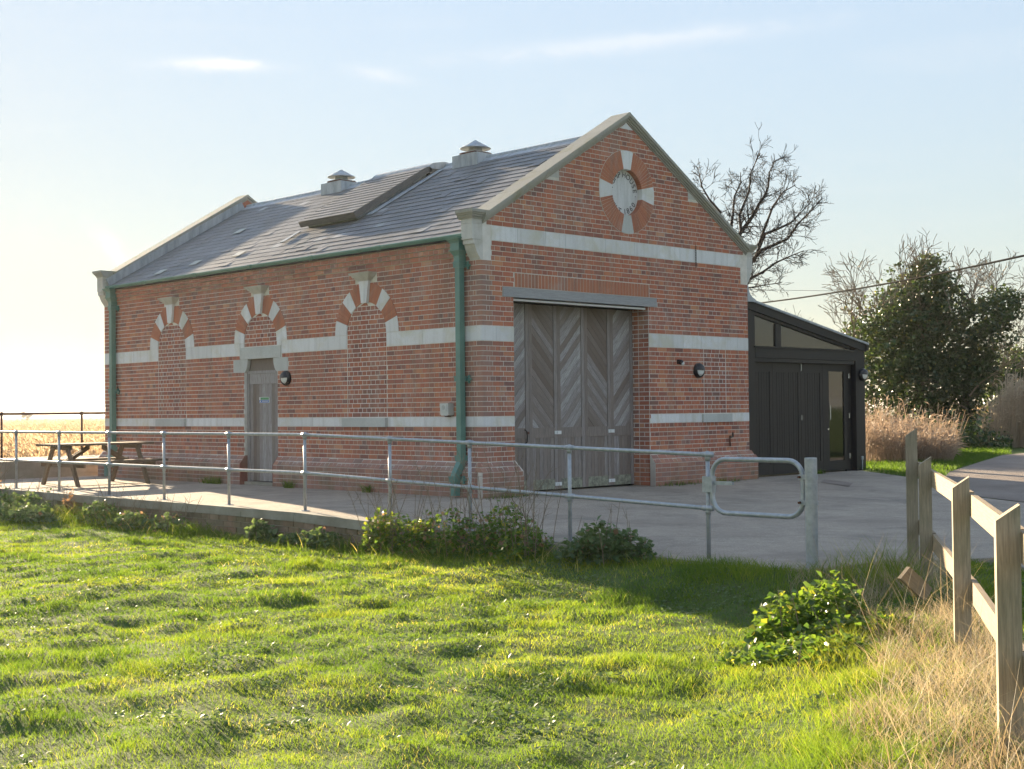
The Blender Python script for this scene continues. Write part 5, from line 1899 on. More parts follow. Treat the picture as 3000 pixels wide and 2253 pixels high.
# ------------------------------------------------------------------ picnic table
pt = thing('picnic_table', (-1.62, 8.9, 0), 'weathered wooden picnic table with attached benches on the deck', 'picnic table')
TX0, TX1 = -2.62, -0.62
for k in range(5):
    y0 = 8.52 + k * 0.155
    MB().box(TX0, TX1, y0, y0 + 0.145, 0.735, 0.775, 0, random.random()).build('tabletop_board', 'table_wood', pt)
for yb in (8.02, 9.50):
    for k in range(2):
        y0 = yb + k * 0.145
        MB().box(TX0, TX1, y0, y0 + 0.135, 0.425, 0.465, 0, random.random()).build('bench_board', 'table_wood', pt)
for xf in (-2.33, -0.93):
    for s in (-1, 1):
        ym = 8.9
        p0, p1 = (xf, ym + s * 0.70, 0.0), (xf, ym + s * 0.27, 0.735)
        m = MB()
        m.hexa([(xf - 0.025, p0[1] - 0.05, 0.004), (xf + 0.025, p0[1] - 0.05, 0.004), (xf + 0.025, p0[1] + 0.05, 0.004), (xf - 0.025, p0[1] + 0.05, 0.004), (xf - 0.025, p1[1] - 0.05, 0.734), (xf + 0.025, p1[1] - 0.05, 0.734), (xf + 0.025, p1[1] + 0.05, 0.734), (xf - 0.025, p1[1] + 0.05, 0.734)], 0, random.random())
        m.build('leg', 'table_wood', pt)
        xs = -1 if xf < -1.6 else 1
        MB().hexa([(xf - xs * 0.05, ym + s * 0.04 - 0.02, 0.36), (xf - xs * 0.05, ym + s * 0.04 + 0.02, 0.36), (xf - xs * 0.05, ym + s * 0.04 + 0.02, 0.44), (xf - xs * 0.05, ym + s * 0.04 - 0.02, 0.44), (xf - xs * 0.55, ym + s * 0.04 - 0.02, 0.66), (xf - xs * 0.55, ym + s * 0.04 + 0.02, 0.66), (xf - xs * 0.55, ym + s * 0.04 + 0.02, 0.733), (xf - xs * 0.55, ym + s * 0.04 - 0.02, 0.733)]).build('brace', 'table_wood', pt)
    MB().box(xf + 0.027, xf + 0.067, 8.05, 9.75, 0.345, 0.424, 0, 0.4).build('bench_bearer', 'table_wood', pt)
    MB().box(xf + 0.027, xf + 0.067, 8.55, 9.27, 0.66, 0.733, 0, 0.4).build('table_bearer', 'table_wood', pt)

# ------------------------------------------------------------------ wooden fence on the right
FDN = Vector((FD.x, FD.y, 0))
FN = Vector((FD.y, -FD.x, 0))           # to the lawn side
fen = thing('wooden_fence', (FENCE[2][0], FENCE[2][1], -0.2), 'pale post and rail wooden fence on a dry grass bank', 'fence')
P3 = lambda i: Vector((FENCE[i][0], FENCE[i][1], 0))
ztop = [1.07, 0.85, 0.835, 0.845, 0.85]
for i in range(5):
    c = P3(i)
    hw, hd = (0.050, 0.042)
    zt = ztop[i]
    z0 = -0.55
    m = MB()
    # broad face looks along the fence; top is sawn on a slant
    u, v = FN * hw, FDN * hd
    a = [c + u + v, c - u + v, c - u - v, c + u - v]
    sl = 0.035
    m.hexa([Vector((q.x, q.y, z0)) for q in a] + [Vector((a[0].x, a[0].y, zt - sl)), Vector((a[1].x, a[1].y, zt + sl)), Vector((a[2].x, a[2].y, zt + sl)), Vector((a[3].x, a[3].y, zt - sl))], 0, random.random())
    m.build('post', 'fence_wood_upright', fen)
for i in range(4):
    p, q = P3(i), P3(i + 1)
    for zt_, hh in ((0.765, 0.135), (0.235, 0.135)):
        if i == 0 and zt_ < 0.5:
            pass
        off = -FN * 0.068
        dd = (q - p).normalized()
        p_, q_ = p + off - dd * 0.04, q + off + dd * 0.04 - dd * 0.082
        zs = (zt_ + (0.03 if i == 0 else 0.0), zt_ + random.uniform(-0.012, 0.012))
        tt = FN * 0.017
        m = MB()
        # rails lie along local x for the grain
        ln = (q_ - p_).length
        m.hexa([(0, -0.017, -hh), (ln, -0.017, zs[1] - zs[0] - hh), (ln, 0.017, zs[1] - zs[0] - hh), (0, 0.017, -hh), (0, -0.017, 0), (ln, -0.017, zs[1] - zs[0]), (ln, 0.017, zs[1] - zs[0]), (0, 0.017, 0)], 0, random.random())
        o = link('rail', m.mesh('rail', 'fence_wood'), fen, Vector((p_.x, p_.y, zs[0])) - org(fen))
        o.rotation_euler = (0, 0, math.atan2(dd.y, dd.x))
# fallen end of a broken rail
bp = MB().hexa([(0, -0.02, -0.06), (0.29, -0.02, -0.06), (0.29, 0.02, -0.06), (0, 0.02, -0.06), (0, -0.02, 0.06), (0.275, -0.02, 0.06), (0.275, 0.02, 0.06), (0, 0.02, 0.06)], 0, 0.6)
o = link('broken_plank', bp.mesh('broken_plank', 'fence_wood'), None, tuple(at0(2716, 1742, 10.4)))
d_ = RIGHT * -0.62 + UP * 0.55 - FWD * 0.25 + Vector((0, 0, 0)).normalized()
o.rotation_euler = d_.to_track_quat('X', 'Z').to_euler()
ORG[o.name] = Vector((0, 0, 0))
props(o, 'short broken wooden plank sticking up out of the dry grass', 'plank')

# ------------------------------------------------------------------ manhole, weeds on the concrete
mh = MB().hexa([(6.35, -2.30, -0.048), (6.95, -1.35, -0.028), (7.65, -0.98, -0.020), (7.2, -1.85, -0.042), (6.35, -2.30, -0.046), (6.95, -1.35, -0.026), (7.65, -0.98, -0.018), (7.2, -1.85, -0.040)])
mh.build('drain_cover', 'gravel', label='dark rough patch of a drain cover set in the concrete', cat='drain cover')

# ------------------------------------------------------------------ foliage tools
LEAF_T = np.array([(0, 0, 0), (0.5, 0.42, 0.10), (1.0, 0, -0.05), (0.5, -0.42, 0.10)], float)       # folded lozenge


def leaf_cloud(centres, sizes, up_bias=0.3, rng=RNG, aspect=1.0):
    """one folded four-corner leaf per centre; returns verts, quads"""
    n = len(centres)
    d = rng.normal(size=(n, 3))
    d[:, 2] = d[:, 2] * 0.6
    d /= np.linalg.norm(d, axis=1)[:, None]
    u = rng.normal(size=(n, 3)) * (1 - up_bias) + np.array([0, 0, 1.0]) * up_bias * 2
    s_ = np.cross(u, d)
    s_ /= np.linalg.norm(s_, axis=1)[:, None] + 1e-9
    nn = np.cross(d, s_)
    T = LEAF_T
    v = centres[:, None, :] + sizes[:, None, None] * (T[None, :, 0:1] * d[:, None, :] + aspect * T[None, :, 1:2] * s_[:, None, :] + T[None, :, 2:3] * nn[:, None, :])
    base = np.arange(n)[:, None] * 4
    # two triangles each so that the fold stays
    f = np.concatenate([base + np.array([0, 1, 2])[None], base + np.array([0, 2, 3])[None]], 0)
    return v.reshape(-1, 3), f, np.concatenate([np.arange(n), np.arange(n)])


def blades(xy, z, h, w, lean, rng, seg=2, curve=0.6):
    """grass blades: seg quads narrowing to a tip; returns verts, quads(last degenerate as tri-quad)"""
    n = len(xy)
    az = rng.uniform(0, 2 * PI, n)
    d = np.stack([np.cos(az), np.sin(az)], 1) * lean[:, None]
    fa = rng.uniform(0, 2 * PI, n)
    side = np.stack([np.cos(fa), np.sin(fa), np.zeros(n)], 1)
    rows = []
    for i in range(seg + 1):
        t = i / seg
        ww = w * (1 - t) ** 0.7 * 0.5
        if i == seg:
            ww = w * 0.04
        c = np.stack([xy[:, 0] + d[:, 0] * h * t ** (1 + curve), xy[:, 1] + d[:, 1] * h * t ** (1 + curve), z + h * t * (1 - 0.25 * lean * t)], 1)
        rows.append(c - side * ww[:, None])
        rows.append(c + side * ww[:, None])
    v = np.stack(rows, 1)
    k = 2 * (seg + 1)
    base = np.arange(n)[:, None] * k
    f = np.concatenate([base + np.array([2 * i, 2 * i + 1, 2 * i + 3, 2 * i + 2])[None] for i in range(seg)], 0)
    return v.reshape(-1, 3), f, np.tile(np.arange(n), seg)


def wedge(n, d0, d1, half, power, rng, centre=(CAM.x, CAM.y)):
    """random points in a fan in front of the viewpoint, denser near"""
    u = rng.uniform(0, 1, n)
    d = (d0 ** power + u * (d1 ** power - d0 ** power)) ** (1 / power)
    a = rng.uniform(-half, half, n)
    f = np.array([FWD.x, FWD.y]); f /= np.linalg.norm(f)
    r_ = np.array([f[1], -f[0]])
    dep = d
    lat = d * np.tan(a)
    return np.array(centre)[None] + dep[:, None] * f[None] + lat[:, None] * r_[None]


def is_lawn(x, y):
    return ~in_poly(x, y, CONC) & ((x < EDGE - 0.02) | (y < -7.2)) & (y < 12)


# ------------------------------------------------------------------ lawn grass
xy = wedge(720000, 3.6, 28, D(25), 1.05, RNG)
xy = xy[is_lawn(xy[:, 0], xy[:, 1])]
sdist = left_of_fence(xy[:, 0], xy[:, 1])
along = (xy[:, 0] - FENCE[1][0]) * FD.x + (xy[:, 1] - FENCE[1][1]) * FD.y
bankm = (sdist > -0.3) & (sdist < 0.35 + 0.8 * sstep(2.6, 0.5, along)) & (along > -1.9)
keep = ~bankm | (RNG.uniform(size=len(xy)) < 0.35)
dens = 0.55 + 0.45 * vnoise(xy[:, 0], xy[:, 1], 0.55, 21) + 0.3 * vnoise(xy[:, 0], xy[:, 1], 0.22, 22)
keep &= RNG.uniform(size=len(xy)) < np.clip(0.42 + 0.6 * dens, 0.12, 1)
xy = xy[keep]
tuft = 0.8 * vnoise(xy[:, 0], xy[:, 1], 0.36, 31) + 0.6 * vnoise(xy[:, 0], xy[:, 1], 0.9, 32) + 0.6 * vnoise(xy[:, 0], xy[:, 1], 0.15, 33)
h = 0.022 + 0.022 * RNG.uniform(size=len(xy)) + 0.048 * np.clip(tuft, 0, 1.5) ** 1.5
sdist = left_of_fence(xy[:, 0], xy[:, 1])
h *= 1 + 0.8 * sstep(1.8, 0.5, sdist) * (sdist > 0)
wallside = sstep(0.9, 0.15, EDGE - xy[:, 0]) * (xy[:, 0] < EDGE)
h *= 1 + (1.3 + 2.2 * np.clip(vnoise(xy[:, 0] * 0, xy[:, 1], 0.9, 35) + 0.3 * sstep(1, 6, xy[:, 1]), 0, 1)) * wallside
dep = (xy[:, 0] - CAM.x) * FWD.x + (xy[:, 1] - CAM.y) * FWD.y
w = (0.0034 + 0.0030 * RNG.uniform(size=len(xy))) * np.clip(dep / 8, 0.8, 2.0)
v, f, bi = blades(xy, height(xy[:, 0], xy[:, 1]) - 0.006, h, w, 0.35 + 0.5 * RNG.uniform(size=len(xy)), RNG)
patch = 0.47 + 0.24 * vnoise(xy[:, 0], xy[:, 1], 1.1, 41) + 0.22 * vnoise(xy[:, 0], xy[:, 1], 0.24, 42)
tb = np.clip(patch + RNG.normal(0, 0.13, len(xy)), 0, 0.92)
thatch = np.clip(vnoise(xy[:, 0], xy[:, 1], 0.7, 45) + 0.7 * vnoise(xy[:, 0], xy[:, 1], 0.18, 46) - 0.55, 0, 1)
tb = np.where(RNG.uniform(size=len(xy)) < 0.012 + 0.45 * thatch, RNG.uniform(0.88, 1.0, len(xy)), tb)
np_object('lawn_grass', v, f, 'grass_blade', tb[bi], label='short tufted lawn grass lit from behind by low sun', kind='stuff')
print('lawn blades', len(xy))
# low broad-leaved weeds in the turf
xy = wedge(60000, 3.6, 20, D(25), 1.0, RNG)
xy = xy[is_lawn(xy[:, 0], xy[:, 1])]
xy = xy[(vnoise(xy[:, 0], xy[:, 1], 0.5, 91) + 0.6 * vnoise(xy[:, 0], xy[:, 1], 0.2, 92)) > 0.35]
P = np.stack([xy[:, 0], xy[:, 1], height(xy[:, 0], xy[:, 1]) + 0.012 + 0.02 * RNG.uniform(size=len(xy))], 1)
v, f, li = leaf_cloud(P, 0.022 + 0.022 * RNG.uniform(size=len(P)), 0.75, RNG)
np_object('turf_weeds', v, f, 'nettle_leaf', np.clip(RNG.normal(0.35, 0.2, len(P)), 0, 1)[li], label='flat clover like weeds growing in the lawn', kind='stuff')

# dry grass on the fence bank
xy = wedge(330000, 3.6, 15, D(26), 1.2, RNG)
sd = left_of_fence(xy[:, 0], xy[:, 1])
al = (xy[:, 0] - FENCE[1][0]) * FD.x + (xy[:, 1] - FENCE[1][1]) * FD.y
pk = at0(2690, 1715, 10.4)
ok = (sd > -0.30) & (sd < 0.50 + 0.30 * vnoise(xy[:, 0], xy[:, 1], 0.7, 51) + 0.85 * sstep(2.6, 0.5, al)) & (al > -2.0) & (np.hypot(xy[:, 0] - pk.x, xy[:, 1] - pk.y) > 0.35) & ~in_poly(xy[:, 0], xy[:, 1], CONC)
den = np.clip(1.2 - 0.9 * sd, 0.2, 1)
ok &= RNG.uniform(size=len(xy)) < den * (0.55 + 0.45 * vnoise(xy[:, 0], xy[:, 1], 0.5, 52))
xy = xy[ok]
sd = sd[ok]
h = (0.10 + 0.16 * RNG.uniform(size=len(xy)) ** 1.5) * (0.75 + 0.55 * vnoise(xy[:, 0], xy[:, 1], 0.35, 53) + 0.35 * vnoise(xy[:, 0], xy[:, 1], 0.13, 54)) * (1 - 0.35 * sstep(0.6, 1.6, sd))
tall = RNG.uniform(size=len(xy)) < 0.012
h = np.where(tall, 0.4 + 0.35 * RNG.uniform(size=len(xy)), np.maximum(h, 0.04))
w = 0.003 + 0.002 * RNG.uniform(size=len(xy))
v, f, bi = blades(xy, height(xy[:, 0], xy[:, 1]) - 0.01, h, w, 0.3 + 0.9 * RNG.uniform(size=len(xy)), RNG, seg=3)
tb = np.clip(0.48 + 0.22 * vnoise(xy[:, 0], xy[:, 1], 0.4, 55) + 0.15 * vnoise(xy[:, 0], xy[:, 1], 0.15, 56) + RNG.normal(0, 0.16, len(xy)), 0, 0.82)
tb = np.where(RNG.uniform(size=len(xy)) < 0.10 + 0.25 * sstep(0.5, 1.6, sd), 1.0, tb)
np_object('dry_grass', v, f, 'straw', tb[bi], label='tangled straw coloured dry grass along the wooden fence', kind='stuff')
print('bank blades', len(xy))


# ------------------------------------------------------------------ bushes
def bush(name, lobes, nleaf, leaf, mat, label, cat='bush', stems=30, stem_h=0.5, dead=0, single=0, seed=1, aspect=1.0, tmean=0.5, group=None, skirt=0.5):
    """lobes: (x, y, rx, ry, h) heaps of leaves standing on the ground"""
    rng = np.random.default_rng(seed)
    cx = np.mean([l[0] for l in lobes]); cy = np.mean([l[1] for l in lobes])
    base = (cx, cy, float(height(cx, cy)))
    o = thing(name, base, label, cat, group)
    P, T = [], []
    wts = np.array([l[2] * l[3] * l[4] for l in lobes]) ** 0.8
    wts /= wts.sum()
    for (x, y, rx, ry, hh), wt in zip(lobes, wts):
        n = int(nleaf * wt)
        d = rng.normal(size=(n, 3))
        d[:, 2] = np.abs(d[:, 2])
        d /= np.linalg.norm(d, axis=1)[:, None]
        rr = 1 - 0.55 * rng.uniform(size=n) ** 1.8
        bumpy = 1 + 0.22 * vnoise(d[:, 0] * 3 + x * 5, d[:, 1] * 3 + d[:, 2] * 4 + y * 3, 1.0, seed)
        p = d * (rr * bumpy)[:, None] * np.array([rx, ry, hh])
        px, py = p[:, 0] + x, p[:, 1] + y
        p = np.stack([px, py, np.maximum(height(px, py), -0.42) + p[:, 2] + 0.01], 1)
        P.append(p)
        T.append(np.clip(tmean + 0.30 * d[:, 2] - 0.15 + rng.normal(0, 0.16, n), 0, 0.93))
    P, T = np.concatenate(P), np.concatenate(T)
    T = np.where(rng.uniform(size=len(P)) < 0.03, 1.0, T)
    S = leaf * (0.65 + 0.7 * rng.uniform(size=len(P)))
    if single:
        # the leaves nearest the viewer are objects of their own
        depth = (P - np.array(CAM)) @ np.array(FWD)
        top = np.argsort(depth - 0.6 * P[:, 2])[:single]
        me = bpy.data.meshes.new('leaf')
        me.from_pydata([(0, 0, 0), (0.22, 0.30, 0.06), (0.60, 0.33, 0.09), (1.0, 0.0, -0.06), (0.60, -0.33, 0.09), (0.22, -0.30, 0.06), (0.5, 0, 0.0)], [], [(0, 6, 1), (1, 6, 2), (2, 6, 3), (3, 6, 4), (4, 6, 5), (5, 6, 0)])
        me.materials.append(MAT[mat])
        for i in top:
            q = link('leaf', me, o, Vector(P[i]) - Vector(base))
            q.scale = [float(S[i]) * 1.05] * 3
            q.rotation_euler = (rng.normal(0, 0.5), rng.normal(0.15, 0.5), rng.uniform(0, 2 * PI))
            q['tint'] = float(T[i])
        m_ = np.ones(len(P), bool)
        m_[top] = False
        P, T, S = P[m_], T[m_], S[m_]
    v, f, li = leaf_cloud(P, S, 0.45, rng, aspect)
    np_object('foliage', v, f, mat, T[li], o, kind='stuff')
    if dead:
        idx = rng.choice(len(P), min(dead, len(P)), replace=False)
        v, f, li = leaf_cloud(P[idx] * 1.0 + rng.normal(0, 0.03, (len(idx), 3)), S[idx], 0.2, rng)
        np_object('dead_leaves', v, f, 'dead_leaf', rng.uniform(0, 1, len(idx))[li], o, kind='stuff')
    if stems:
        m = MB()
        for k in range(stems):
            x, y, rx, ry, hh = lobes[rng.integers(len(lobes))]
            sx, sy = x + rng.normal(0, rx * 0.5), y + rng.normal(0, ry * 0.5)
            z0 = float(height(sx, sy))
            H = (hh + stem_h * rng.uniform(0.2, 1.0))
            lx, ly = rng.normal(0, 0.22), rng.normal(0, 0.22)
            pts = [(sx + lx * t ** 1.6 * H, sy + ly * t ** 1.6 * H, z0 + H * t) for t in (0, 0.35, 0.7, 1.0)]
            m.tube(pts, [0.005, 0.004, 0.003, 0.0015], 4, cap=False)
            if H > 0.5:
                for q_ in range(3):
                    a_ = Vector(pts[1]).lerp(Vector(pts[3]), rng.uniform(0.2, 0.9))
                    m.tube([a_, a_ + Vector((rng.normal(0, 0.10), rng.normal(0, 0.10), rng.uniform(0.02, 0.16)))], [0.0025, 0.001], 3, cap=False)
        m.build('stems', 'dry_stem', o, kind='stuff')
    return o


bush('bramble_bush', [(-3.62, -2.15, 0.22, 0.38, 0.52), (-3.60, -2.75, 0.22, 0.35, 0.45)], 2300, 0.050, 'bramble_leaf', 'bright green bramble heap with dead stalks below the bend of railing', stems=26, stem_h=0.55, dead=200, seed=5, tmean=0.68)
bush('bramble_bush', [(-3.62, -3.45, 0.22, 0.42, 0.50), (-3.60, -4.15, 0.26, 0.45, 0.55), (-3.72, -4.6, 0.3, 0.3, 0.36)], 3000, 0.048, 'bramble_leaf', 'wide dark bramble thicket with many dry stems below the railing', stems=44, stem_h=0.7, dead=260, seed=6, tmean=0.55)
bush('leafy_weed_clump', [(-3.62, -5.55, 0.30, 0.42, 0.36), (-3.55, -5.95, 0.24, 0.3, 0.28)], 1500, 0.062, 'nettle_leaf', 'low round clump of dark green broad leaves near the gate', 'weeds', stems=8, stem_h=0.25, dead=40, seed=7, tmean=0.25)
bush('bramble_bush', [(-5.80, -9.30, 0.28, 0.26, 0.34), (-5.45, -9.42, 0.30, 0.22, 0.36), (-5.15, -9.35, 0.24, 0.20, 0.24), (-5.95, -9.75, 0.42, 0.28, 0.17), (-6.35, -9.55, 0.34, 0.28, 0.10), (-6.35, -10.0, 0.32, 0.28, 0.12), (-5.75, -10.0, 0.28, 0.22, 0.13)], 3000, 0.058, 'bramble_leaf', 'sunlit bramble patch with large leaves beside the dry bank', stems=14, stem_h=0.15, single=260, seed=8, tmean=0.55)
# plants at the foot of the retaining wall
bush('leafy_weed_clump', [(-3.75, 7.6, 0.32, 1.1, 0.40), (-4.15, 6.6, 0.45, 1.3, 0.26), (-3.95, 9.4, 0.4, 1.0, 0.48), (-4.3, 8.6, 0.6, 1.2, 0.26)], 5200, 0.075, 'nettle_leaf', 'broad bank of grey green weeds at the far end of the retaining wall', 'weeds', stems=40, stem_h=0.35, dead=60, seed=9, tmean=0.5)
bush('leafy_weed_clump', [(-3.72, 4.7, 0.22, 0.7, 0.34), (-3.8, 3.6, 0.25, 0.6, 0.24), (-3.72, 2.6, 0.2, 0.5, 0.24)], 2000, 0.06, 'nettle_leaf', 'straggling weeds and grass against the middle of the retaining wall', 'weeds', stems=50, stem_h=0.35, dead=60, seed=10, tmean=0.45)
bush('leafy_weed_clump', [(-3.68, 0.35, 0.16, 0.25, 0.26)], 330, 0.075, 'nettle_leaf', 'small dark weed clump where the retaining wall shows its bricks', 'weeds', stems=4, stem_h=0.1, seed=12, tmean=0.3)
bush('leafy_weed_clump', [(-3.70, -0.95, 0.18, 0.42, 0.22), (-3.72, -0.35, 0.14, 0.25, 0.14)], 620, 0.07, 'nettle_leaf', 'low weed clump left of the bright bramble heap', 'weeds', stems=5, stem_h=0.12, dead=10, seed=13, tmean=0.3)
bush('dry_shrub', [(-3.7, 9.2, 0.35, 0.7, 0.75)], 1500, 0.04, 'dead_leaf', 'golden dry weed bush glowing at the end of the railing', 'bush', stems=60, stem_h=0.5, seed=14, tmean=0.75)
bush('dry_shrub', [(-3.62, 5.9, 0.12, 0.2, 0.45)], 240, 0.045, 'dead_leaf', 'small reddish dry weed standing before the picnic table', 'bush', stems=8, stem_h=0.15, seed=15, tmean=0.5)
# rank grass along the foot of the retaining wall
rng = np.random.default_rng(55)
n = 15000
yy_ = rng.uniform(-6.6, 12, n)
xx_ = EDGE - 0.05 - np.abs(rng.normal(0, 0.22, n))
k_ = 0.45 + 0.55 * vnoise(yy_ * 0, yy_, 0.8, 57) + 0.45 * sstep(1.0, 4.0, yy_)
ok = rng.uniform(size=n) < np.clip(k_, 0.05, 1)
xx_, yy_, k_ = xx_[ok], yy_[ok], k_[ok]
n = len(xx_)
v, f, bi = blades(np.stack([xx_, yy_], 1), height(xx_, yy_) - 0.01, (0.08 + 0.26 * rng.uniform(size=n) ** 2) * np.clip(0.5 + 0.7 * k_, 0.4, 1.4), 0.006 + 0.004 * rng.uniform(size=n), 0.35 + 0.6 * rng.uniform(size=n), rng, seg=3)
np_object('rank_grass', v, f, 'grass_blade', np.where(rng.uniform(size=n) < 0.15, 1.0, np.clip(rng.normal(0.45, 0.18, n), 0, 0.9))[bi], label='long rank grass growing along the foot of the retaining wall', kind='stuff')
# tufts at the wall foot on the deck
for i, (x, y, r_, lab) in enumerate(((-0.19, 4.72, 0.07, 'upright green tuft right of the side door'), (-0.2, 7.3, 0.10, 'green tuft against the plinth left of the side door'), (-0.2, 7.0, 0.06, 'small tuft by the plinth near the side door'), (-0.19, 2.55, 0.06, 'tuft at the plinth below the near blind arch'), (0.35, -0.20, 0.16, 'moss and weeds along the plinth by the corner'), (4.45, -0.2, 0.18, 'weeds at the foot of the front plinth'), (5.6, -0.2, 0.25, 'bright green weeds at the right front plinth'), (9.0, 0.02, 0.08, 'tiny green tuft at the annexe doorstep'))):
    n = 90
    rng = np.random.default_rng(100 + i)
    s_ = 3.0 if i >= 4 else 1.2
    along_x = i >= 4
    pts = np.stack([x + rng.normal(0, r_ * (1.6 if along_x else 0.35), n), y + rng.normal(0, r_ * (0.3 if along_x else 1.0), n)], 1)
    v, f, bi = blades(pts, conc_z(pts[:, 0], pts[:, 1]) + 0.0, (0.05 if along_x else 0.12) + 0.08 * rng.uniform(size=n), np.full(n, 0.010), 0.5 + 0.4 * rng.uniform(size=n), rng)
    np_object('grass_tuft', v, f, 'grass_blade', np.clip(rng.normal(0.35, 0.15, n), 0, 0.8)[bi], base=(x, y, 0), label=lab, cat='plant', kind='stuff')


# ------------------------------------------------------------------ bare trees
def branch_tree(base, height_, spread, lean, rng, levels=5, r0=0.12, nsplit=(2, 4), twist=0.5, first=None, up=0.04, start=1):
    """collects tapered branches; returns list of (points, radii)"""
    out = []

    def grow(p, d, ln, r, lv):
        n = 4 if lv < 2 else 3
        pts, rad = [p.copy()], [r]
        dd = d.copy()
        for i in range(n):
            dd = (dd + Vector(rng.normal(0, 0.10 + 0.025 * lv, 3)) + Vector((0, 0, 0.4 * up))).normalized()
            p = p + dd * (ln / n)
            pts.append(p.copy())
            rad.append(r * (1 - 0.55 * (i + 1) / n))
        out.append((pts, rad, lv))
        if lv >= levels:
            return
        k = rng.integers(nsplit[0], nsplit[1] + 1) + (1 if lv >= 2 else 0)
        for j in range(k):
            t = rng.uniform(0.35, 1.0) if j else 1.0
            i = min(n, max(1, int(round(t * n))))
            ax = Vector(rng.normal(0, 1, 3)).cross(dd)
            ax = ax.normalized() if ax.length > 1e-4 else Vector((1, 0, 0))
            nd = (dd * math.cos(twist) + ax * math.sin(twist) * rng.uniform(0.5, 1.3)).normalized()
            nd = (nd + Vector((0, 0, up))).normalized()
            grow(pts[i], nd, ln * rng.uniform(0.58, 0.82), rad[i] * rng.uniform(0.55, 0.8), lv + 1)
    if first:
        for (p, d, ln, r) in first:
            grow(Vector(p), Vector(d).normalized(), ln, r, start)
    else:
        grow(Vector(base), Vector(lean).normalized(), height_ * 0.33, r0, 0)
    return out


def tree_object(name, base, recs, label, cat='tree', mat='bark', group=None, minr=0.006):
    o = thing(name, base, label, cat, group)
    m, m2 = MB(), MB()
    for pts, rad, lv in recs:
        (m if lv == 0 else m2).tube(pts, [max(minr, r) for r in rad], 6 if lv < 2 else 3, cap=False)
    if m.f:
        m.build('trunk', mat, o)
    if m2.f:
        m2.build('crown', mat, o)
    return o


def at(px, py, depth):
    """a point of the place that the photograph shows at (px, py) and lies this deep"""
    d = RIGHT * ((px - 1500) / 3984.71) + UP * (-(py - 1126.5) / 3984.71) + FWD
    return CAM + d * depth


def gnd(px, depth, z=0.0):
    p = at(px, 1190, depth)
    return Vector((p.x, p.y, z))


rng = np.random.default_rng(3)
b = gnd(2095, 34)
LIMBS = [  # main limbs as they fork and sweep out, each with its own lean towards or away from the viewer
    ([(2100, 1060), (2125, 850), (2165, 690), (2180, 657), (2208, 624), (2227, 595), (2237, 575), (2249, 546), (2256, 512), (2271, 474)], 0.075, 0.25),
    ([(2100, 1040), (2150, 860), (2208, 754), (2232, 739), (2270, 720), (2309, 701), (2338, 657), (2367, 619), (2401, 580)], 0.065, -0.5),
    ([(2120, 950), (2170, 800), (2208, 749), (2241, 691), (2270, 672), (2309, 652), (2348, 623), (2382, 585)], 0.06, 0.7),
    ([(2110, 1000), (2150, 880), (2193, 826), (2232, 797), (2270, 773), (2309, 754), (2353, 732)], 0.05, -0.9),
    ([(2110, 950), (2130, 760), (2140, 648), (2145, 624), (2155, 585), (2164, 537), (2167, 507)], 0.055, 0.9),
    ([(2110, 900), (2120, 700), (2110, 620), (2077, 580), (2058, 546), (2046, 488)], 0.05, -0.3),
    ([(2130, 800), (2168, 682), (2167, 633), (2191, 561), (2200, 500), (2222, 452)], 0.05, 0.1),
    ([(2130, 980), (2160, 880), (2193, 841), (2227, 836), (2285, 827)], 0.035, 0.5),
    ([(2160, 790), (2227, 711), (2270, 600), (2300, 566), (2329, 546)], 0.045, -0.7),
    ([(2105, 980), (2060, 800), (2010, 690), (1975, 620)], 0.06, 0.4),
]
recs = [([b, b + Vector((0.05, 0, 0.9)), Vector(at(2102, 1030, 34)), Vector(at(2108, 940, 34))], [0.20, 0.17, 0.13, 0.09], 0)]
for px_, r0_, dd_ in LIMBS:
    n_ = len(px_)
    pts = [at(x_, y_, 34 + dd_ * i_ / (n_ - 1) * 1.6) + Vector(rng.normal(0, 0.03, 3)) for i_, (x_, y_) in enumerate(px_)]
    rad = [r0_ * (1 - 0.82 * i_ / (n_ - 1)) for i_ in range(n_)]
    recs.append((pts, rad, 1))
    for i_ in range(2, n_):
        dv = (pts[i_] - pts[i_ - 1]).normalized()
        for k_ in range(5):
            ax = Vector(rng.normal(0, 1, 3)).cross(dv).normalized()
            an = rng.uniform(0.5, 1.15)
            nd = dv * math.cos(an) + ax * math.sin(an)
            p_ = pts[i_ - 1].lerp(pts[i_], rng.uniform(0, 1))
            recs += branch_tree(None, 0, 0, 0, rng, levels=5, nsplit=(2, 3), twist=0.62, start=3, first=[(p_, nd, rng.uniform(0.16, 0.40), max(0.010, rad[i_] * 0.4))])
tree_object('bare_tree', b, recs, 'tall leafless tree showing above the black annexe roof', minr=0.005)
b = gnd(2330, 40)
first = []
for (px, py), ln, r in (((2310, 830), 2.2, 0.05), ((2380, 900), 2.2, 0.05), ((2420, 860), 2.4, 0.05), ((2270, 880), 1.8, 0.04), ((2450, 940), 1.8, 0.04)):
    tgt = at(px, py, 40)
    first.append((b + Vector((0, 0, 1.5)), tgt - b - Vector((0, 0, 1.5)), ln, r))
recs = [([b, b + Vector((0, 0, 0.8)), b + Vector((0, 0, 1.7))], [0.10, 0.08, 0.06], 0)] + branch_tree(None, 0, 0, 0, rng, levels=4, nsplit=(2, 3), twist=0.5, first=[(p_, d_2, l_ * 0.55, r_) for p_, d_2, l_, r_ in first])
tree_object('bare_tree', b, recs, 'low leafless tree with thin twigs just above annexe roof end', minr=0.006)


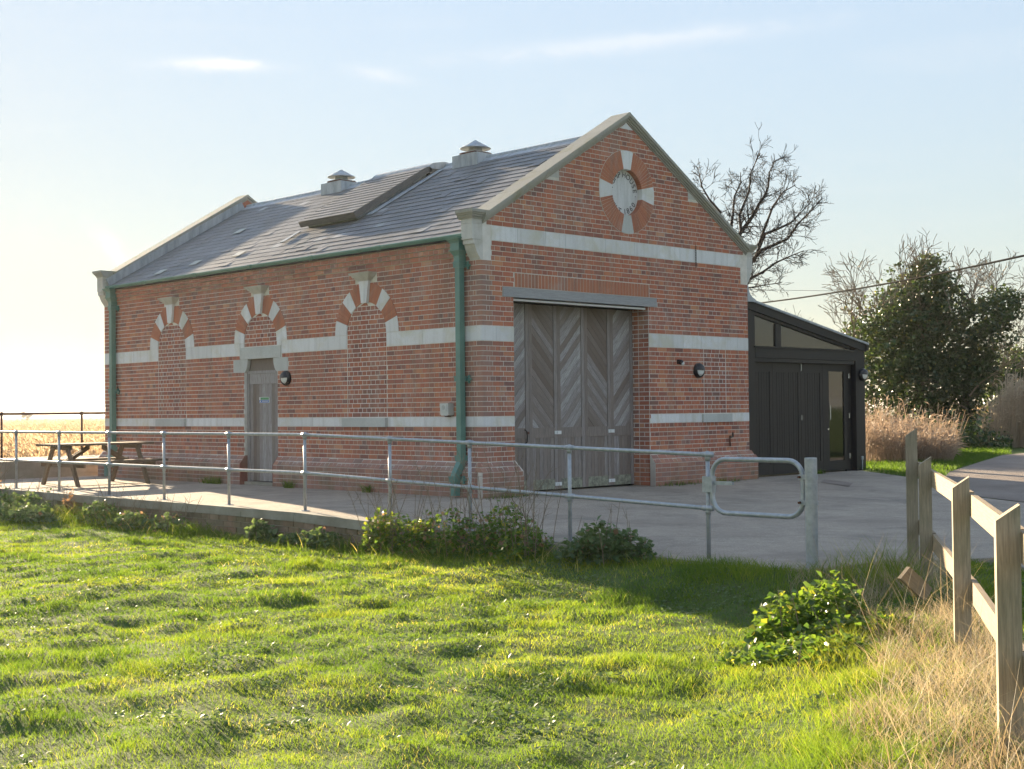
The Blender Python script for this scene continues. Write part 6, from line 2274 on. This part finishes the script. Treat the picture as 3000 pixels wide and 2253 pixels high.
# ivy-clad trees ----------------------------------------------------------------
def ivy_tree(base, depth, lobes, nleaf, leafsize, label, seed, trunk_top, twigs, trunk_r=0.22, twig_levels=4, gap=0.12):
    rng = np.random.default_rng(seed)
    o = thing('ivy_tree', base, label, 'tree')
    b = Vector(base)
    t = Vector(trunk_top)
    MB().tube([b - Vector((0, 0, 0.1)), b.lerp(t, 0.35) + Vector((0.08, 0.05, 0)), b.lerp(t, 0.7), t], [trunk_r, trunk_r * 0.8, trunk_r * 0.6, trunk_r * 0.35], 8).build('trunk', 'bark', o)
    P, T = [], []
    for (px, py, rx, rz) in lobes:
        rx, rz = rx * 1.08, rz * 1.08
        c = at(px, py, depth + rng.uniform(-0.8, 0.8))
        n = int(nleaf * rx * rz)
        d = rng.normal(size=(n, 3))
        d /= np.linalg.norm(d, axis=1)[:, None]
        rr = 1 - 0.6 * rng.uniform(size=n) ** 1.6
        lump = 1 + 0.30 * vnoise(d[:, 0] * 2.5 + px * 0.1, d[:, 2] * 2.5 + d[:, 1] * 1.7, 1.0, seed)
        q = d * (rr * lump)[:, None] * np.array([rx, rx, rz])
        # let the sky through: thin out clumps
        g = vnoise(q[:, 0] * 1.0 + px, q[:, 2] + q[:, 1] * 0.7, 0.42, seed + 1) + 0.5 * vnoise(q[:, 0] - q[:, 1], q[:, 2], 0.2, seed + 5)
        m_ = g > -gap
        q, dd = q[m_], d[m_]
        P.append(q + np.array(c))
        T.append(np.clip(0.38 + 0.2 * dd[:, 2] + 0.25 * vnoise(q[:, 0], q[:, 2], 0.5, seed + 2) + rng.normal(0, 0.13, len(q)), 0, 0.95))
    P, T = np.concatenate(P), np.concatenate(T)
    T = np.where(rng.uniform(size=len(T)) < 0.02, 1.0, T)
    S = leafsize * (0.6 + 0.8 * rng.uniform(size=len(P)))
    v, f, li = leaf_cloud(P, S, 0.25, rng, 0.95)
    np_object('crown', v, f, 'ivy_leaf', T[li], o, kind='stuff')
    first = []
    for (px, py, px2, py2, ln) in twigs:
        p = at(px, py, depth + rng.uniform(-1, 1))
        q = at(px2, py2, depth + rng.uniform(-1.2, 1.2))
        first.append((p, q - p, ln, 0.035))
    recs = branch_tree(None, 0, 0, 0, rng, levels=twig_levels, nsplit=(2, 3), twist=0.62, first=first)
    m = MB()
    for pts, rad, lv in recs:
        m.tube(pts, [max(0.009, r) for r in rad], 3, cap=False)
    m.build('bare_twigs', 'dry_stem', o, kind='stuff')
    return o


tw = []
rng = np.random.default_rng(77)
for i in range(15):
    px = 2500 + i * 33 + rng.uniform(-12, 12)
    top = 745 + 40 * abs((px - 2740) / 260) ** 2 + rng.uniform(-15, 25)
    tw.append((px + rng.uniform(-20, 20), top + 170, px + rng.uniform(-30, 30), top, 1.15))
for i in range(8):
    py = 860 + i * 30
    tw.append((2560, py + 110, 2480 + rng.uniform(-25, 20), py, 1.1))
for i in range(44):
    px, py = rng.uniform(2500, 2930), rng.uniform(900, 1230)
    tw.append((px, py, px + rng.uniform(-60, 60), py - rng.uniform(30, 110), 0.9))
tb_ = gnd(2695, 46.5)
ivy_tree(tb_, 46, [(2690, 885, 1.45, 1.35), (2630, 980, 1.75, 1.3), (2760, 985, 1.75, 1.3), (2880, 935, 1.25, 0.85), (2935, 890, 0.75, 0.5), (2580, 1110, 1.7, 1.3), (2700, 1130, 1.6, 1.4), (2790, 1100, 1.2, 1.1), (2700, 1235, 0.7, 0.75), (2722, 805, 0.65, 0.6)], 3300, 0.125,
         'large ivy covered tree with bare twigs rising above the leaves', 21, tb_ + Vector((0, 0, 4.2)), tw)
tb_ = gnd(2832, 45.2)
ivy_tree(tb_, 45.2, [(2832, 1255, 0.20, 0.55), (2838, 1180, 0.25, 0.5), (2850, 1120, 0.4, 0.5), (2870, 1060, 0.6, 0.5)], 4200, 0.10,
         'slender ivy wrapped trunk standing before the reeds', 22, tb_ + Vector((0.2, 0, 3.0)),
         [(2835, 1220, 2760, 1190, 1.0), (2835, 1235, 2765, 1230, 1.0), (2840, 1240, 2900, 1225, 0.9), (2835, 1200, 2790, 1160, 0.9), (2860, 1060, 2960, 990, 1.5), (2870, 1080, 2990, 1010, 1.4), (2840, 1160, 2900, 1100, 1.2)], trunk_r=0.16, gap=0.6)
tb_ = gnd(3010, 52)
ivy_tree(tb_, 52, [(3010, 1080, 1.6, 0.9), (2960, 1130, 1.2, 0.7), (3060, 1140, 1.8, 1.0), (2985, 1180, 1.3, 0.6)], 2600, 0.13,
         'green scrub tree behind the reeds at the right edge', 23, tb_ + Vector((0, 0, 2.4)),
         [(2980, 1080, 2960, 1000, 1.2), (3000, 1060, 3000, 960, 1.4), (2940, 1120, 2930, 1050, 1.0), (2900, 1200, 2890, 1120, 1.0)], trunk_r=0.2, gap=0.5)
# low undergrowth between the trees and behind the annexe
rng = np.random.default_rng(31)
n = 9000
px = rng.uniform(2520, 2960, n)
dpt = rng.uniform(40, 47, n)
zz = np.abs(rng.normal(0, 0.28, n)) * (1 + 0.8 * vnoise(px, dpt, 40, 61))
P = np.array([at(a, 1190, d_) for a, d_ in zip(px, dpt)])
P[:, 2] = zz * 1.2 + 0.02
v, f, li = leaf_cloud(P, 0.11 * (0.6 + 0.8 * rng.uniform(size=n)), 0.3, rng)
np_object('undergrowth', v, f, 'ivy_leaf', np.clip(rng.normal(0.45, 0.2, n), 0, 1)[li], label='dark undergrowth of ivy and brambles below the trees', kind='stuff')


# ------------------------------------------------------------------ reeds and tall dry grass
def reeds(name, xy, zb, zt, label, rng, plume=0.22, mat='reed_plume', wstem=0.008, wpl=0.030, part=1.0, lean=0.12, spread=0.35):
    n = len(xy)
    h = zt - zb
    a = rng.uniform(0, 2 * PI, n)
    side = np.stack([np.cos(a), np.sin(a), np.zeros(n)], 1)
    wind = np.array([-0.55, -0.65]) + rng.normal(0, spread, (n, 2))
    V, F, T = [], [], []
    base = np.stack([xy[:, 0], xy[:, 1], zb], 1)
    rows = []
    for t in (0.0, 1.0):
        c = base + np.stack([wind[:, 0] * lean * h * t * t, wind[:, 1] * lean * h * t * t, h * t], 1)
        rows.append((c - side * wstem / 2, c + side * wstem / 2))
    v1 = np.stack([rows[0][0], rows[0][1], rows[1][1], rows[1][0]], 1).reshape(-1, 3)
    f1 = (np.arange(n)[:, None] * 4 + np.arange(4)[None])
    t1 = np.clip(rng.normal(0.3, 0.15, n), 0, 1)
    tip = base + np.stack([wind[:, 0] * lean * h, wind[:, 1] * lean * h, h], 1)
    pl = plume * (0.6 + 0.8 * rng.uniform(size=n))
    d = np.stack([wind[:, 0] * 0.8, wind[:, 1] * 0.8, np.full(n, 0.55)], 1)
    d /= np.linalg.norm(d, axis=1)[:, None]
    w_ = wpl * (0.7 + 0.6 * rng.uniform(size=n))
    few = rng.uniform(size=n) > part
    pl = np.where(few, pl * 0.15, pl)
    w_ = np.where(few, w_ * 0.15, w_)
    vs, fs, ts = [v1], [f1], [t1]
    o_ = len(v1)
    for rot in (0, PI / 2):
        sd = np.stack([np.cos(a + rot), np.sin(a + rot), np.zeros(n)], 1)
        p0, p1, p2, p3 = tip - d * 0.02, tip + d * (pl * 0.45)[:, None] + sd * w_[:, None], tip + d * pl[:, None] - np.array([0, 0, 0.25]) * pl[:, None], tip + d * (pl * 0.40)[:, None] - sd * w_[:, None]
        vs.append(np.stack([p0, p1, p2, p3], 1).reshape(-1, 3))
        fs.append(o_ + np.arange(n)[:, None] * 4 + np.arange(4)[None])
        ts.append(np.clip(rng.normal(0.65, 0.2, n), 0, 1))
        o_ += 4 * n
    # a dry leaf blade hanging from each stem
    lf = base + np.stack([wind[:, 0] * 0.05 * h, wind[:, 1] * 0.05 * h, h * rng.uniform(0.5, 0.85, n)], 1)
    ld = np.stack([rng.normal(-0.4, 0.6, n), rng.normal(-0.5, 0.6, n), rng.uniform(0.0, 0.8, n)], 1)
    ld /= np.linalg.norm(ld, axis=1)[:, None]
    ll = 0.35 * (0.6 + 0.8 * rng.uniform(size=n))
    up = np.cross(ld, side)
    vs.append(np.stack([lf, lf + ld * (ll * 0.5)[:, None] + up * 0.012, lf + ld * ll[:, None] - np.array([0, 0, 0.08]), lf + ld * (ll * 0.5)[:, None] - up * 0.012], 1).reshape(-1, 3))
    fs.append(o_ + np.arange(n)[:, None] * 4 + np.arange(4)[None])
    ts.append(np.clip(rng.normal(0.45, 0.15, n), 0, 1))
    return np_object(name, np.concatenate(vs), np.concatenate(fs), mat, np.concatenate(ts), label=label, kind='stuff')


rng = np.random.default_rng(41)
n = 30000
u = rng.uniform(size=n)
d = 26 * (330 / 26) ** (u ** 0.8)
lat = d * np.tan(rng.uniform(D(-25), D(-14.5), n))
f2 = np.array([FWD.x, FWD.y]) / math.hypot(FWD.x, FWD.y)
r2 = np.array([f2[1], -f2[0]])
xy = np.array([CAM.x, CAM.y])[None] + d[:, None] * f2[None] + lat[:, None] * r2[None]
ok = xy[:, 1] > 15.4
xy, d = xy[ok], d[ok]
zt = 0.32 + 0.20 * vnoise(xy[:, 0], xy[:, 1], 2.2, 71) + 0.12 * rng.normal(size=len(xy))
sc = np.clip(d / 45, 1, 6)
reeds('reed_bed', xy, np.full(len(xy), -1.45), zt, 'golden backlit reed bed stretching to the horizon', rng, plume=0.26, wstem=0.010, wpl=0.036)
# continuous reed canopy in the far part of the bed
gx2 = np.linspace(-260, 120, 96)
gy2 = np.concatenate([np.linspace(60, 200, 60), np.linspace(205, 420, 40)])
A, B = np.meshgrid(gx2, gy2, indexing='ij')
Zc = 0.08 + 0.22 * vnoise(A, B, 5, 72) + 0.1 * vnoise(A, B, 2.4, 73)
vi = np.arange(A.size).reshape(A.shape)
ff = np.stack([vi[:-1, :-1], vi[1:, :-1], vi[1:, 1:], vi[:-1, 1:]], -1).reshape(-1, 4)
np_object('far_reeds', np.stack([A, B, Zc], -1).reshape(-1, 3), ff, 'reed_plume', np.clip(0.35 + 0.3 * rng.normal(size=len(ff)), 0, 1), label='far part of the reed bed reading as one golden mass', kind='stuff')

n = 1900
px = rng.uniform(2865, 3060, n)
dp = rng.uniform(41.5, 44.5, n)
xy = np.array([at(a, 1190, q)[:2] for a, q in zip(px, dp)])
zt = 0.55 + 1.15 * sstep(2870, 2960, px) + 0.30 * rng.normal(size=n)
reeds('tall_reeds', xy, np.full(n, 0.0), np.maximum(zt, 0.4), 'stand of tall pale reeds beside the track at right', rng, plume=0.26, mat='pale_reed', wstem=0.014, wpl=0.03, part=0.3, lean=0.10, spread=0.5)
n = 5200
px = rng.uniform(2500, 2790, n)
dp = rng.uniform(31, 38, n)
xy = np.array([at(a, 1190, q)[:2] for a, q in zip(px, dp)])
ok = (xy[:, 0] > 11.6)
xy, px = xy[ok], px[ok]
zt = 0.36 + 0.34 * sstep(2780, 2600, px) + 0.24 * vnoise(xy[:, 0], xy[:, 1], 1.1, 95) + 0.16 * rng.normal(size=len(px)) + 0.55 * (rng.uniform(size=len(px)) < 0.04)
reeds('tall_dry_grass', xy, np.full(len(xy), 0.0), np.maximum(zt, 0.2), 'dense tall dry grass behind the black annexe', rng, plume=0.16, mat='dry_sedge', wstem=0.010, wpl=0.022, part=0.35, lean=0.22, spread=0.9)
n = 3500
px = rng.uniform(2640, 2900, n)
dp = rng.uniform(52, 60, n)
xy = np.array([at(a, 1190, q)[:2] for a, q in zip(px, dp)])
reeds('reed_field', xy, np.full(n, -0.2), 0.9 + 0.15 * rng.normal(size=n), 'pinkish reed field glimpsed between the tree trunks', rng, plume=0.3, wstem=0.02, wpl=0.05)

# green verge right of the annexe
n = 26000
px = rng.uniform(2500, 2960, n)
dp = rng.uniform(23.0, 41, n)
xy = np.array([at(a, 1190, q)[:2] for a, q in zip(px, dp)])
ok = ~in_poly(xy[:, 0], xy[:, 1], CONC) & ~in_poly(xy[:, 0], xy[:, 1], TRACK)
xy = xy[ok]
n = len(xy)
v, f, bi = blades(xy, np.full(n, 0.0) + conc_z(xy[:, 0], xy[:, 1]), 0.05 + 0.09 * rng.uniform(size=n), np.full(n, 0.014), 0.3 + 0.5 * rng.uniform(size=n), rng)
np_object('verge_grass', v, f, 'grass_blade', np.clip(rng.normal(0.22, 0.12, n), 0, 0.9)[bi], label='green grass verge between the forecourt and the trees', kind='stuff')

# ------------------------------------------------------------------ far distance
hillm = MB()
hx = np.linspace(-1400, 900, 60)
rngh = np.random.default_rng(5)
ridge = 10.5 + 3 * vnoise(hx, hx * 0, 420, 81) + 1.5 * vnoise(hx, hx * 0, 130, 82)
ridge *= sstep(-1250, -500, hx) * 0.75 + 0.25
b0 = len(hillm.v)
for x_, z_ in zip(hx, ridge):
    hillm.v += [(x_, 1500, -3), (x_, 1650, z_ * 0.7), (x_, 1800, z_), (x_, 2300, -3)]
for i in range(len(hx) - 1):
    for k in range(3):
        hillm.face((4 * i + k, 4 * i + 4 + k, 4 * i + 5 + k, 4 * i + 1 + k))
hillm.build('wooded_hill', 'hill_wood', base=(0, 1650, -3), label='low hazy hill on the horizon beyond the marsh', kind='structure')
n = 9000
hxp = rngh.uniform(-1250, 700, n)
rz = np.interp(hxp, hx, ridge)
P = np.stack([hxp, 1790 + rngh.uniform(-60, 40, n), rz + np.minimum(np.abs(rngh.normal(0, 1.2, n)), 3.0) * (0.4 + 0.6 * (vnoise(hxp, hxp * 0, 60, 83) > -0.1))], 1)
v, f, li = leaf_cloud(P, 1.8 * (0.5 + rngh.uniform(size=n)), 0.2, rngh)
np_object('hill_woods', v, f, 'hill_wood', label='line of far woods along the crest of the hill', kind='stuff')
b = gnd(82, 420, -1.4)
recs = branch_tree(b, 0, 0, 0, np.random.default_rng(9), levels=4, nsplit=(3, 4), twist=0.5, first=[(b, (0.02 * i - 0.1, 0.1, 1), 1.7, 0.22) for i in (-14, -6, 0, 7, 15)])
tree_object('bare_shrub', b, recs, 'lone round bare shrub far out in the reed marsh', 'shrub', minr=0.05)

# ------------------------------------------------------------------ cables
def cable(name, pts, r, label):
    P = []
    for i in range(len(pts) - 1):
        p, q = Vector(pts[i]), Vector(pts[i + 1])
        for k in range(12):
            t = k / 12
            w_ = p.lerp(q, t)
            w_.z -= 0.35 * 4 * t * (1 - t) * 0.35
            P.append(w_)
    P.append(Vector(pts[-1]))
    m = MB().tube(P, r, 6)
    return m.build(name, 'cable_black', label=label, cat='cable')


cable('overhead_cable', [at(2180, 893, 44), at(3120, 722, 27)], 0.022, 'thick black overhead cable crossing in front of the ivy tree')
cable('overhead_cable', [at(2100, 846, 90), at(3100, 850, 90)], 0.012, 'very thin level wire far behind the leafless tree')
print('objects', len(bpy.data.objects))

# ------------------------------------------------------------------ winter haze over the marsh
hz = MB().box(-4200, 4200, -4200, 5200, -6.0, 22.0)
t = NT('haze_air')
pv = t.n('VolumePrincipled')
pv.inputs['Color'].default_value = (0.97, 0.97, 0.97, 1)
pv.inputs['Density'].default_value = 0.00018
pv.inputs['Anisotropy'].default_value = 0.5
t.l(pv.outputs[0], t.out.inputs['Volume'])
MAT['haze_air'] = t.m
hz.build('haze', 'haze_air', base=(0, 0, -6.0), label='thin bright winter haze over the marsh', kind='stuff')
